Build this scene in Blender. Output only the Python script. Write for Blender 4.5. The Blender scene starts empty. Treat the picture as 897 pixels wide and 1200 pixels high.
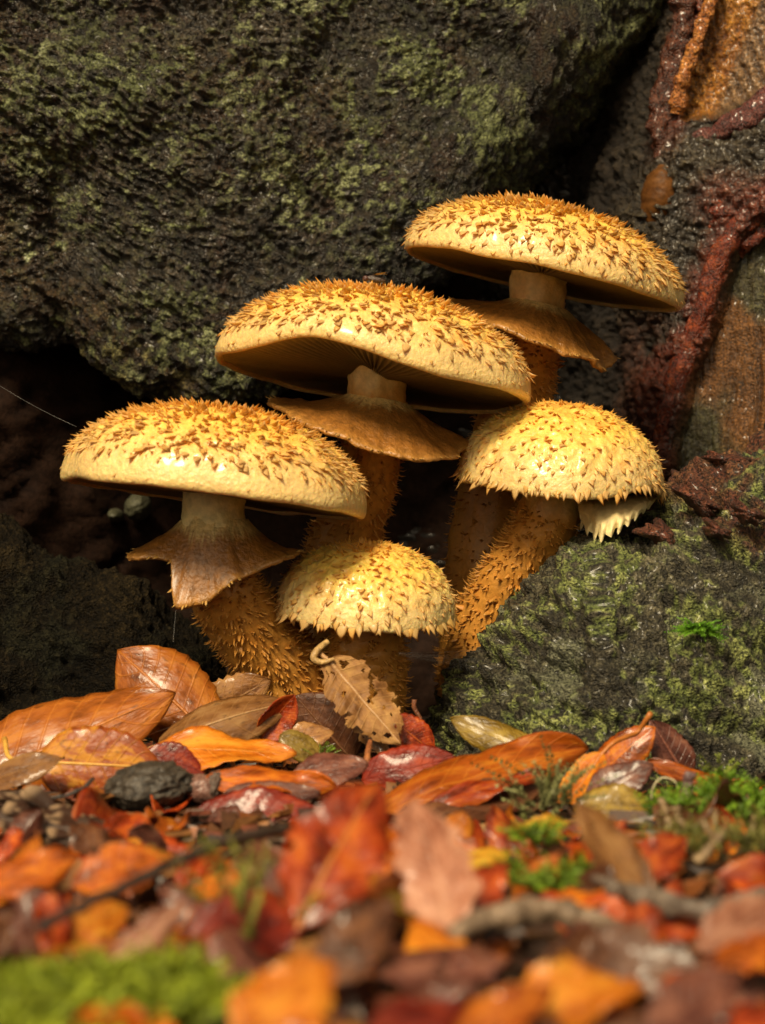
import bpy, math, random
import numpy as np
from mathutils import Vector, Matrix

# ------------------------------------------------------------------ camera, sky, sun, exposure
scene = bpy.context.scene
C = scene.collection
rnd = random.Random(7)
rng = np.random.default_rng(11)
CAM_D, CAM_Z = 0.70, 0.075            # camera 70 cm in front of the mushrooms, 7.5 cm above the litter
PX = 0.32 / 1200                      # metres per photograph pixel at Y = 0

cd = bpy.data.cameras.new('camera')
cam = bpy.data.objects.new('camera', cd)
C.objects.link(cam)
cam.location = (0, -CAM_D, CAM_Z)
cam.rotation_euler = (math.radians(90), 0, 0)
cd.sensor_fit = 'VERTICAL'
cd.sensor_height = 36
cd.lens = 36 * CAM_D / 0.32
cd.clip_start = 0.01
cd.clip_end = 500
cd.dof.use_dof = True
cd.dof.focus_distance = 0.695
cd.dof.aperture_fstop = 17
scene.camera = cam

SUN_EL, SUN_AZ = 42, -18              # degrees; azimuth measured from the camera's side, minus = camera's left
world = bpy.data.worlds.new('World')
scene.world = world
world.use_nodes = True
wn = world.node_tree
sky = wn.nodes.new('ShaderNodeTexSky')
sky.sky_type = 'NISHITA'
sky.sun_disc = False
sky.sun_elevation = math.radians(SUN_EL)
sky.sun_rotation = math.radians(180 + SUN_AZ * -1)
sky.air_density = 0.6
sky.dust_density = 3.0
sky.ozone_density = 0.3
bg = wn.nodes['Background']
bg.inputs['Strength'].default_value = 0.05
hs = wn.nodes.new('ShaderNodeHueSaturation')      # light filtered through autumn leaves is nearly neutral
hs.inputs['Saturation'].default_value = 0.35
wn.links.new(sky.outputs[0], hs.inputs['Color'])
tint = wn.nodes.new('ShaderNodeMix')
tint.data_type = 'RGBA'
tint.blend_type = 'MULTIPLY'
tint.inputs['Factor'].default_value = 1
tint.inputs['B'].default_value = (1.0, 0.86, 0.60, 1)
wn.links.new(hs.outputs[0], tint.inputs['A'])
wn.links.new(tint.outputs['Result'], bg.inputs[0])

sd = bpy.data.lights.new('sun', 'SUN')
sun = bpy.data.objects.new('sun', sd)
C.objects.link(sun)
sd.energy = 2.1
sd.angle = math.radians(14)
sd.color = (1.0, 0.83, 0.55)
el, az = math.radians(SUN_EL), math.radians(SUN_AZ)
sdir = Vector((math.sin(az) * math.cos(el), -math.cos(az) * math.cos(el), math.sin(el)))
sun.rotation_euler = sdir.to_track_quat('Z', 'Y').to_euler()
sun.location = sdir * 3

vs = scene.view_settings
vs.view_transform = 'Standard'
vs.look = 'None'
vs.gamma = 1
vs.exposure = 1.16
vs.use_curve_mapping = False
try:
    scene.cycles.use_denoising = True
    scene.cycles.denoiser = 'OPENIMAGEDENOISE'
except Exception:
    pass
scene.cycles.max_bounces = 6
scene.cycles.transparent_max_bounces = 6
scene.cycles.caustics_reflective = False
scene.cycles.caustics_refractive = False

# ------------------------------------------------------------------ helpers
def W(px, py, Y=0.0):
    """photograph pixel + depth -> world point"""
    k = (Y + CAM_D) / CAM_D
    return np.array([(px - 448.5) * PX * k, Y, CAM_Z - (py - 600) * PX * k])

def L_(px, Y=0.0):
    return px * PX * (Y + CAM_D) / CAM_D

def GY(py, z=0.0):
    """depth at which a point of height z appears on photograph row py"""
    return (CAM_Z - z) / ((py - 600) * PX / CAM_D) - CAM_D

def _hash(ix, iy, iz, seed):
    h = (ix.astype(np.uint32) * np.uint32(374761393) + iy.astype(np.uint32) * np.uint32(668265263)
         + iz.astype(np.uint32) * np.uint32(2147483647 - 30) + np.uint32(seed * 974711 + 12345))
    h = (h ^ (h >> np.uint32(13))) * np.uint32(1274126177)
    h = (h ^ (h >> np.uint32(16))) * np.uint32(2246822519)
    return h ^ (h >> np.uint32(15))

def gnoise(p, seed=0):
    p = np.asarray(p, float)
    i = np.floor(p).astype(np.int64)
    f = p - i
    u = f * f * f * (f * (f * 6 - 15) + 10)
    out = 0
    for dx in (0, 1):
        for dy in (0, 1):
            for dz in (0, 1):
                h = _hash(i[..., 0] + dx, i[..., 1] + dy, i[..., 2] + dz, seed)
                g = ((h & np.uint32(1023)) / 511.5 - 1.0) * (f[..., 0] - dx)
                g = g + (((h >> np.uint32(10)) & np.uint32(1023)) / 511.5 - 1.0) * (f[..., 1] - dy)
                g = g + (((h >> np.uint32(20)) & np.uint32(1023)) / 511.5 - 1.0) * (f[..., 2] - dz)
                w = (u[..., 0] if dx else 1 - u[..., 0]) * (u[..., 1] if dy else 1 - u[..., 1]) * (u[..., 2] if dz else 1 - u[..., 2])
                out = out + w * g
    return out * 1.3

def fbm(p, octs=4, seed=0, gain=0.5):
    a, s, q = 1.0, 0.0, np.asarray(p, float)
    for k in range(octs):
        s = s + a * gnoise(q, seed + k * 17)
        q = q * 2.03 + 5.2
        a *= gain
    return s

def ridged(p, octs=3, seed=0):
    a, s, q = 1.0, 0.0, np.asarray(p, float)
    for k in range(octs):
        s = s + a * (1 - 2 * np.abs(gnoise(q, seed + k * 13)))
        q = q * 2.1 + 3.7
        a *= 0.5
    return s

def worley(p, seed=0):
    p = np.asarray(p, float)
    i = np.floor(p).astype(np.int64)
    best = np.full(p.shape[:-1], 9.0)
    cid = np.zeros(p.shape[:-1])
    for dx in (-1, 0, 1):
        for dy in (-1, 0, 1):
            for dz in (-1, 0, 1):
                c = i + np.array([dx, dy, dz])
                h = _hash(c[..., 0], c[..., 1], c[..., 2], seed)
                q = c + np.stack([(h & np.uint32(1023)) / 1023., ((h >> np.uint32(10)) & np.uint32(1023)) / 1023.,
                                  ((h >> np.uint32(20)) & np.uint32(1023)) / 1023.], -1)
                d = np.sqrt(((p - q) ** 2).sum(-1))
                m = d < best
                best = np.where(m, d, best)
                cid = np.where(m, (h % np.uint32(1009)) / 1009., cid)
    return best, cid

def sstep(a, b, x):
    t = np.clip((x - a) / (b - a), 0, 1)
    return t * t * (3 - 2 * t)

def mix(a, b, t):
    return a + (np.asarray(b) - a) * t

class MB:
    """collects verts / faces (any size) with one colour (rgba) per vertex, builds ONE mesh"""
    def __init__(self):
        self.v, self.f, self.c, self.uv, self.n = [], [], [], [], 0
    def add(self, v, f, col=None, uv=None):
        v = np.asarray(v, float).reshape(-1, 3)
        self.v.append(v)
        self.f += [np.asarray(q, np.int64) + self.n for q in f]
        if col is None:
            col = np.ones((len(v), 4))
        col = np.broadcast_to(np.asarray(col, float), (len(v), 4)) if np.ndim(col) == 1 else np.asarray(col, float).reshape(-1, 4)
        self.c.append(col)
        self.uv.append(np.zeros((len(v), 2)) if uv is None else np.asarray(uv, float).reshape(-1, 2))
        self.n += len(v)
        return self
    def mesh(self, name, smooth=True):
        V = np.concatenate(self.v); Cc = np.concatenate(self.c); UV = np.concatenate(self.uv)
        return raw_mesh(name, V, self.f, Cc, UV, smooth)

def raw_mesh(name, V, faces, Cc=None, UV=None, smooth=True):
    """faces: list of (n,k) index arrays"""
    me = bpy.data.meshes.new(name)
    me.vertices.add(len(V))
    me.vertices.foreach_set('co', np.ascontiguousarray(V, np.float32).ravel())
    faces = [np.atleast_2d(q) for q in faces if np.size(q)]
    loops = np.concatenate([q.ravel() for q in faces])
    tot = np.concatenate([np.full(len(q), q.shape[1]) for q in faces])
    start = np.concatenate([[0], np.cumsum(tot)[:-1]])
    me.loops.add(len(loops))
    me.loops.foreach_set('vertex_index', loops.astype(np.int32))
    me.polygons.add(len(tot))
    me.polygons.foreach_set('loop_start', start.astype(np.int32))
    me.polygons.foreach_set('loop_total', tot.astype(np.int32))
    me.polygons.foreach_set('use_smooth', np.full(len(tot), smooth))
    if Cc is not None:
        at = me.color_attributes.new('Col', 'FLOAT_COLOR', 'POINT')
        at.data.foreach_set('color', np.ascontiguousarray(Cc, np.float32).ravel())
    if UV is not None:
        ul = me.uv_layers.new(name='UVMap')
        ul.data.foreach_set('uv', np.ascontiguousarray(UV[loops], np.float32).ravel())
    me.update(calc_edges=True)
    me.validate()
    return me

def grid_faces(nu, nv, wrap_v=False, flip=False):
    a = np.arange(nu * nv).reshape(nu, nv)
    if wrap_v:
        a = np.concatenate([a, a[:, :1]], 1)
    q = np.stack([a[:-1, :-1], a[:-1, 1:], a[1:, 1:], a[1:, :-1]], -1).reshape(-1, 4)
    return q[:, ::-1] if flip else q

def grid_normals(P):
    du = np.gradient(P, axis=0); dv = np.gradient(P, axis=1)
    n = np.cross(du, dv)
    return n / np.maximum(np.linalg.norm(n, axis=-1, keepdims=True), 1e-12)

def obj(name, me, mat, parent=None, mw=None):
    o = bpy.data.objects.new(name, me)
    C.objects.link(o)
    if mat is not None and not me.materials:
        me.materials.append(mat)
    if parent is not None:
        o.parent = parent
    if mw is not None:
        o.matrix_local = mw
    return o

def tag(o, label, cat, group=None, kind=None):
    if label: o['label'] = label
    if cat: o['category'] = cat
    if group: o['group'] = group
    if kind: o['kind'] = kind
    return o

def empty(name, loc=(0, 0, 0)):
    o = bpy.data.objects.new(name, None)
    o.empty_display_size = 0.01
    o.location = loc
    C.objects.link(o)
    return o

def spline(pts, n):
    """Catmull-Rom through rows of pts, n samples"""
    P = np.asarray(pts, float)
    P = np.vstack([2 * P[0] - P[1], P, 2 * P[-1] - P[-2]])
    m = len(P) - 3
    t = np.linspace(0, m - 1e-9, n)
    i = t.astype(int); f = (t - i)[:, None]
    p0, p1, p2, p3 = P[i], P[i + 1], P[i + 2], P[i + 3]
    return 0.5 * ((2 * p1) + (-p0 + p2) * f + (2 * p0 - 5 * p1 + 4 * p2 - p3) * f ** 2 + (-p0 + 3 * p1 - 3 * p2 + p3) * f ** 3)

def tube(path, rad, nseg=12, rough=0.0, seed=0, freq=200., flat=1.0):
    """(V, faces, UV): closed tube along path (n,3) with radii (n,)"""
    path = np.asarray(path, float); rad = np.broadcast_to(rad, (len(path),))
    T = np.gradient(path, axis=0); T /= np.linalg.norm(T, axis=1, keepdims=True)
    ref = np.array([0.13, -1.0, 0.11])
    A = np.cross(T, ref); A /= np.linalg.norm(A, axis=1, keepdims=True)
    B = np.cross(T, A)
    th = np.linspace(0, 2 * math.pi, nseg, endpoint=False)
    dirn = A[:, None, :] * np.cos(th)[None, :, None] + B[:, None, :] * np.sin(th)[None, :, None] * flat
    r = np.broadcast_to(rad[:, None], (len(path), nseg)).copy()
    P = path[:, None, :] + dirn * r[..., None]
    if rough:
        P = P + dirn * (rough * fbm(P * freq, 3, seed))[..., None]
    V = np.concatenate([P.reshape(-1, 3), path[:1], path[-1:]])
    n = len(path)
    f = [grid_faces(n, nseg, True)]
    k = np.arange(nseg); k2 = (k + 1) % nseg
    f.append(np.stack([np.full(nseg, n * nseg), k2, k], -1))
    f.append(np.stack([np.full(nseg, n * nseg + 1), (n - 1) * nseg + k, (n - 1) * nseg + k2], -1))
    uv = np.stack([np.repeat(np.linspace(0, 1, n), nseg), np.tile(th / 6.2832, n)], -1)
    uv = np.vstack([uv, [[0, 0], [1, 0]]])
    return V, f, uv

# ------------------------------------------------------------------ materials
def nodes(mat):
    nt = mat.node_tree
    return nt, nt.nodes, nt.links

def mk(name):
    m = bpy.data.materials.new(name)
    m.use_nodes = True
    return m

def add_bump(nt, bsdf, scale, strength, dist=0.001, detail=4, coord='Object', prev=None):
    tc = nt.nodes.new('ShaderNodeTexCoord')
    nz = nt.nodes.new('ShaderNodeTexNoise')
    nz.inputs['Scale'].default_value = scale
    nz.inputs['Detail'].default_value = detail
    nt.links.new(tc.outputs[coord], nz.inputs['Vector'])
    b = nt.nodes.new('ShaderNodeBump')
    b.inputs['Strength'].default_value = strength
    b.inputs['Distance'].default_value = dist
    nt.links.new(nz.outputs['Fac'], b.inputs['Height'])
    if prev: nt.links.new(prev.outputs[0], b.inputs['Normal'])
    nt.links.new(b.outputs[0], bsdf.inputs['Normal'])
    return b

def col_mat(name, vary=0.5, scale=900., spec=0.5, bump=(900., 0.6, 0.0008), rough_mul=1.0, sss=0.0, coat=0.0, objrand=0.0, transl=0.0, fr=(0.3, 0.7)):
    """colour from the Col attribute (alpha = roughness), broken up by fine noise"""
    m = mk(name); nt, N, K = nodes(m)
    b = N['Principled BSDF']
    at = N.new('ShaderNodeAttribute'); at.attribute_name = 'Col'
    tc = N.new('ShaderNodeTexCoord')
    nz = N.new('ShaderNodeTexNoise'); nz.inputs['Scale'].default_value = scale; nz.inputs['Detail'].default_value = 5
    K.new(tc.outputs['Object'], nz.inputs['Vector'])
    mr = N.new('ShaderNodeMapRange')
    mr.inputs['From Min'].default_value = fr[0]; mr.inputs['From Max'].default_value = fr[1]
    mr.inputs['To Min'].default_value = 1 - vary; mr.inputs['To Max'].default_value = 1 + vary
    K.new(nz.outputs['Fac'], mr.inputs['Value'])
    mul = N.new('ShaderNodeVectorMath'); mul.operation = 'SCALE'
    K.new(at.outputs['Color'], mul.inputs[0]); K.new(mr.outputs[0], mul.inputs['Scale'])
    out = mul.outputs[0]
    if objrand:
        oi = N.new('ShaderNodeObjectInfo')
        r2 = N.new('ShaderNodeMapRange'); r2.inputs['To Min'].default_value = 1 - objrand; r2.inputs['To Max'].default_value = 1 + objrand
        K.new(oi.outputs['Random'], r2.inputs['Value'])
        m2 = N.new('ShaderNodeVectorMath'); m2.operation = 'SCALE'
        K.new(out, m2.inputs[0]); K.new(r2.outputs[0], m2.inputs['Scale']); out = m2.outputs[0]
    K.new(out, b.inputs['Base Color'])
    ml = N.new('ShaderNodeMath'); ml.operation = 'MULTIPLY'; ml.inputs[1].default_value = rough_mul
    K.new(at.outputs['Alpha'], ml.inputs[0]); K.new(ml.outputs[0], b.inputs['Roughness'])
    b.inputs['Specular IOR Level'].default_value = spec
    b.inputs['Coat Weight'].default_value = coat
    b.inputs['Coat Roughness'].default_value = 0.15
    if sss:
        b.inputs['Subsurface Weight'].default_value = sss
        b.inputs['Subsurface Radius'].default_value = (1.0, 0.5, 0.15)
        b.inputs['Subsurface Scale'].default_value = 0.003
    if bump: add_bump(nt, b, *bump)
    if transl:
        tr = N.new('ShaderNodeBsdfTranslucent'); K.new(out, tr.inputs['Color'])
        mx = N.new('ShaderNodeMixShader'); mx.inputs[0].default_value = transl
        K.new(b.outputs[0], mx.inputs[1]); K.new(tr.outputs[0], mx.inputs[2])
        K.new(mx.outputs[0], N['Material Output'].inputs['Surface'])
    return m

M_TREE = col_mat('tree_surface', 0.9, 1100., 0.42, (1300., 1.0, 0.0022), fr=(0.36, 0.64), coat=0.15)
M_BUTT = col_mat('wet_buttress', 0.8, 1300., 0.38, (1400., 0.8, 0.0016), fr=(0.34, 0.66), coat=0.32)
M_DARK = col_mat('rotten_root', 0.85, 1100., 0.12, (1300., 1.0, 0.0022), fr=(0.36, 0.64))
M_WOOD = col_mat('wet_wood', 0.35, 500., 0.12, (700., 0.5, 0.0008))
M_CAP = col_mat('cap_skin', 0.16, 500., 0.45, (800., 0.5, 0.0012), sss=0.35, coat=0.45)
M_SCALE = col_mat('cap_scales', 0.12, 700., 0.4, None, objrand=0.14, transl=0.42, coat=0.2)
M_GILL = col_mat('gills', 0.12, 500., 0.3, None)
M_STEM = col_mat('stem_skin', 0.16, 500., 0.45, (900., 0.4, 0.0008), sss=0.06)
M_RING = col_mat('ring_skin', 0.30, 500., 0.55, (900., 0.6, 0.0010), coat=0.15)
M_SHAG = col_mat('stem_scales', 0.15, 700., 0.4, None, transl=0.12)
M_TWIG = col_mat('twig_bark', 0.35, 900., 0.5, (1200., 0.6, 0.0008))
M_MOSS = col_mat('moss', 0.2, 300., 0.35, None, transl=0.35)
M_DEBRIS = col_mat('debris', 0.35, 500., 0.5, None)
M_SOIL = col_mat('soil', 0.5, 500., 0.4, (700., 0.9, 0.002))

def web_mat():
    m = mk('spider_silk'); nt, N, K = nodes(m)
    b = N['Principled BSDF']
    b.inputs['Base Color'].default_value = (0.75, 0.75, 0.72, 1); b.inputs['Roughness'].default_value = 0.3
    b.inputs['Alpha'].default_value = 0.14
    return m
M_SILK = web_mat()

def leaf_mat(name, dark, mid, light, spots=0.35, rough=0.3, veincol=None, nlat=9, transl=0.30, coat=0.22):
    """autumn leaf: u along the blade, v across (0..1, midrib at 0.5)"""
    m = mk(name); nt, N, K = nodes(m)
    b = N['Principled BSDF']
    tc = N.new('ShaderNodeTexCoord'); oi = N.new('ShaderNodeObjectInfo')
    off = N.new('ShaderNodeVectorMath'); off.operation = 'SCALE'
    comb = N.new('ShaderNodeCombineXYZ')
    for k in range(3): K.new(oi.outputs['Random'], comb.inputs[k])
    off.inputs['Scale'].default_value = 31.7
    K.new(comb.outputs[0], off.inputs[0])
    addv = N.new('ShaderNodeVectorMath'); addv.operation = 'ADD'
    K.new(tc.outputs['UV'], addv.inputs[0]); K.new(off.outputs[0], addv.inputs[1])
    n1 = N.new('ShaderNodeTexNoise'); n1.inputs['Scale'].default_value = 3.2; n1.inputs['Detail'].default_value = 6; n1.inputs['Roughness'].default_value = 0.62
    K.new(addv.outputs[0], n1.inputs['Vector'])
    rp = N.new('ShaderNodeValToRGB')
    e = rp.color_ramp.elements
    e[0].position = 0.36; e[0].color = (*dark, 1)
    e[1].position = 0.60 if 'spotted' in name else 0.66; e[1].color = (*light, 1)
    x = e.new(0.52); x.color = (*mid, 1)
    K.new(n1.outputs['Fac'], rp.inputs[0])
    # blotches
    n2 = N.new('ShaderNodeTexNoise'); n2.inputs['Scale'].default_value = 14; n2.inputs['Detail'].default_value = 4
    K.new(addv.outputs[0], n2.inputs['Vector'])
    sp = N.new('ShaderNodeMapRange'); sp.inputs['From Min'].default_value = 0.60; sp.inputs['From Max'].default_value = 0.70
    sp.inputs['To Max'].default_value = spots
    K.new(n2.outputs['Fac'], sp.inputs['Value'])
    mxs = N.new('ShaderNodeMix'); mxs.data_type = 'RGBA'
    K.new(sp.outputs[0], mxs.inputs['Factor']); K.new(rp.outputs[0], mxs.inputs['A'])
    mxs.inputs['B'].default_value = (dark[0] * 0.3, dark[1] * 0.3, dark[2] * 0.4, 1)
    # veins from UV
    sep = N.new('ShaderNodeSeparateXYZ'); K.new(tc.outputs['UV'], sep.inputs[0])
    def math_(op, a, bb=None, v=None):
        n = N.new('ShaderNodeMath'); n.operation = op
        for k, s in enumerate((a, bb)):
            if s is None: continue
            if isinstance(s, (int, float)): n.inputs[k].default_value = s
            else: K.new(s, n.inputs[k])
        return n.outputs[0]
    av = math_('ABSOLUTE', math_('SUBTRACT', sep.outputs[1], 0.5))
    ph = math_('SUBTRACT', math_('MULTIPLY', sep.outputs[0], float(nlat)), math_('MULTIPLY', av, 3.2))
    fr = math_('ABSOLUTE', math_('SUBTRACT', math_('FRACT', ph), 0.5))
    lat = N.new('ShaderNodeMapRange'); lat.inputs['From Min'].default_value = 0.09; lat.inputs['From Max'].default_value = 0.02
    K.new(fr, lat.inputs['Value'])
    mid_ = N.new('ShaderNodeMapRange'); mid_.inputs['From Min'].default_value = 0.022; mid_.inputs['From Max'].default_value = 0.008
    K.new(av, mid_.inputs['Value'])
    vein = math_('MAXIMUM', math_('MULTIPLY', lat.outputs[0], 0.5), mid_.outputs[0])
    mxv = N.new('ShaderNodeMix'); mxv.data_type = 'RGBA'
    K.new(math_('MULTIPLY', vein, 0.42), mxv.inputs['Factor'])
    K.new(mxs.outputs['Result'], mxv.inputs['A'])
    vc = veincol or tuple(min(1, c * 1.35 + 0.02) for c in light)
    mxv.inputs['B'].default_value = (*vc, 1)
    # per-leaf value shift
    r2 = N.new('ShaderNodeMapRange'); r2.inputs['To Min'].default_value = 0.75; r2.inputs['To Max'].default_value = 1.2
    K.new(oi.outputs['Random'], r2.inputs['Value'])
    m2 = N.new('ShaderNodeVectorMath'); m2.operation = 'SCALE'
    K.new(mxv.outputs['Result'], m2.inputs[0]); K.new(r2.outputs[0], m2.inputs['Scale'])
    K.new(m2.outputs[0], b.inputs['Base Color'])
    rr = N.new('ShaderNodeMapRange'); rr.inputs['From Min'].default_value = 0.35; rr.inputs['From Max'].default_value = 0.65
    rr.inputs['To Min'].default_value = rough - 0.14; rr.inputs['To Max'].default_value = rough + 0.30
    K.new(n1.outputs['Fac'], rr.inputs['Value']); K.new(rr.outputs[0], b.inputs['Roughness'])
    b.inputs['Coat Weight'].default_value = coat
    b.inputs['Specular IOR Level'].default_value = 0.38
    b.inputs['Coat Roughness'].default_value = 0.12
    hgt = math_('ADD', math_('MULTIPLY', vein, 0.8), n2.outputs['Fac'])
    bp = N.new('ShaderNodeBump'); bp.inputs['Strength'].default_value = 0.5; bp.inputs['Distance'].default_value = 0.0007
    K.new(hgt, bp.inputs['Height']); K.new(bp.outputs[0], b.inputs['Normal'])
    tr = N.new('ShaderNodeBsdfTranslucent'); K.new(m2.outputs[0], tr.inputs['Color'])
    mx = N.new('ShaderNodeMixShader'); mx.inputs[0].default_value = transl
    K.new(b.outputs[0], mx.inputs[1]); K.new(tr.outputs[0], mx.inputs[2])
    K.new(mx.outputs[0], N['Material Output'].inputs['Surface'])
    return m

LM = {
 'orange':  leaf_mat('leaf_orange', (0.17, 0.030, 0.004), (0.50, 0.105, 0.006), (0.70, 0.23, 0.012)),
 'bright':  leaf_mat('leaf_bright_orange', (0.42, 0.09, 0.006), (0.72, 0.22, 0.012), (0.80, 0.36, 0.03), 0.45),
 'redor':   leaf_mat('leaf_red_orange', (0.12, 0.012, 0.003), (0.42, 0.048, 0.005), (0.64, 0.15, 0.010)),
 'red':     leaf_mat('leaf_red', (0.09, 0.008, 0.004), (0.25, 0.020, 0.006), (0.38, 0.05, 0.010), 0.3, 0.32, (0.14, 0.012, 0.006)),
 'amber':   leaf_mat('leaf_amber_brown', (0.13, 0.033, 0.006), (0.38, 0.105, 0.012), (0.54, 0.19, 0.02), 0.5, 0.24),
 'tan':     leaf_mat('leaf_tan', (0.16, 0.06, 0.016), (0.33, 0.14, 0.036), (0.46, 0.24, 0.08), 0.5, 0.42),
 'brown':   leaf_mat('leaf_brown', (0.05, 0.018, 0.008), (0.13, 0.045, 0.018), (0.22, 0.085, 0.03), 0.4, 0.3, (0.26, 0.12, 0.05)),
 'purple':  leaf_mat('leaf_purple_brown', (0.07, 0.022, 0.016), (0.17, 0.055, 0.035), (0.30, 0.12, 0.07), 0.4, 0.26),
 'olive':   leaf_mat('leaf_olive', (0.13, 0.075, 0.010), (0.28, 0.17, 0.018), (0.42, 0.28, 0.04), 0.6, 0.32),
 'yellow':  leaf_mat('leaf_yellow', (0.50, 0.22, 0.02), (0.72, 0.38, 0.03), (0.80, 0.52, 0.06), 0.5),
 'pink':    leaf_mat('leaf_pink_brown', (0.26, 0.09, 0.05), (0.45, 0.19, 0.11), (0.62, 0.34, 0.22), 0.3, 0.25),
 'spotted': leaf_mat('leaf_spotted', (0.26, 0.05, 0.006), (0.42, 0.085, 0.008), (0.72, 0.30, 0.02), 0.6, 0.3, (0.72, 0.40, 0.06)),
 'lace':    leaf_mat('leaf_skeleton', (0.14, 0.055, 0.015), (0.30, 0.14, 0.04), (0.46, 0.26, 0.09), 0.3, 0.55, None, 11, 0.2, 0.0),
}

# ------------------------------------------------------------------ ground
def ramp3(a, b, c, t):
    t = t[..., None]
    return np.where(t < 0.5, mix(np.array(a), b, np.clip(t * 2, 0, 1)), mix(np.array(b), c, np.clip(t * 2 - 1, 0, 1)))

def ground_z(x, y):
    p = np.stack([x, y, 0 * x], -1)
    near = np.exp(-(x ** 2 + (y + 0.2) ** 2) / 2.0)
    z = 0.0045 * fbm(p * 22, 3, 3) - 0.004
    z = z + 0.012 * sstep(0.05, -0.02, np.abs(y - 0.02)) * 0.3
    return z * (0.3 + 0.7 * near)

def build_ground():
    t = np.linspace(-1, 1, 321)
    g = np.sign(t) * (0.55 * np.abs(t) + 60 * np.abs(t) ** 7)
    X, Y = np.meshgrid(g, g - 0.15, indexing='ij')
    Z = ground_z(X, Y)
    P = np.stack([X, Y, Z], -1)
    n = fbm(P * 60, 4, 9)
    n2 = fbm(P * 9, 3, 19)
    col = ramp3((0.010, 0.006, 0.004), (0.028, 0.014, 0.007), (0.07, 0.032, 0.012), np.clip(0.5 + 0.5 * n + 0.2 * n2, 0, 1))
    P[..., 2] += 0.0018 * n * np.exp(-(X ** 2 + (Y + .2) ** 2))
    rgba = np.concatenate([col, np.full(col.shape[:2] + (1,), 0.6)], -1)
    me = raw_mesh('ground', P.reshape(-1, 3), [grid_faces(321, 321, flip=False)], rgba.reshape(-1, 4))
    o = obj('ground', me, M_SOIL)
    tag(o, 'dark damp forest soil under the fallen leaves', 'ground', kind='structure')
build_ground()

# ------------------------------------------------------------------ the old tree: bark, hollow, buttress, scars, roots
tree = empty('old_tree', (0.1, 0.35, 0))
tag(tree, 'old dark tree base with lichened bark, hollow and gnarled buttress behind the mushrooms', 'tree')
TI = Matrix.Translation((-0.1, -0.35, 0))

def seg_axis(lo, hi, dlo, dhi, nd, nlo, nhi):
    """coordinates lo..dlo coarse, dlo..dhi dense, dhi..hi coarse"""
    a = dlo - (dlo - lo) * np.linspace(1, 0, nlo, endpoint=False) ** 1.6
    b = np.linspace(dlo, dhi, nd)
    c = dhi + (hi - dhi) * np.linspace(0, 1, nhi + 1)[1:] ** 1.6
    return np.concatenate([a, b, c])

def px_of(P):
    k = (P[..., 1] + CAM_D) / CAM_D
    return 448.5 + P[..., 0] / (PX * k), 600 - (P[..., 2] - CAM_Z) / (PX * k)

def rgba_(col, rough):
    r = np.broadcast_to(rough, col.shape[:-1])[..., None]
    return np.concatenate([col, r], -1).reshape(-1, 4)

def lichen_layer(P, scale, seed, thr=0.05, soft=0.25):
    big = fbm(P * scale, 4, seed)
    fine = fbm(P * 330, 3, seed + 5)
    return sstep(thr, thr + soft, big + 0.55 * fine)

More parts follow.
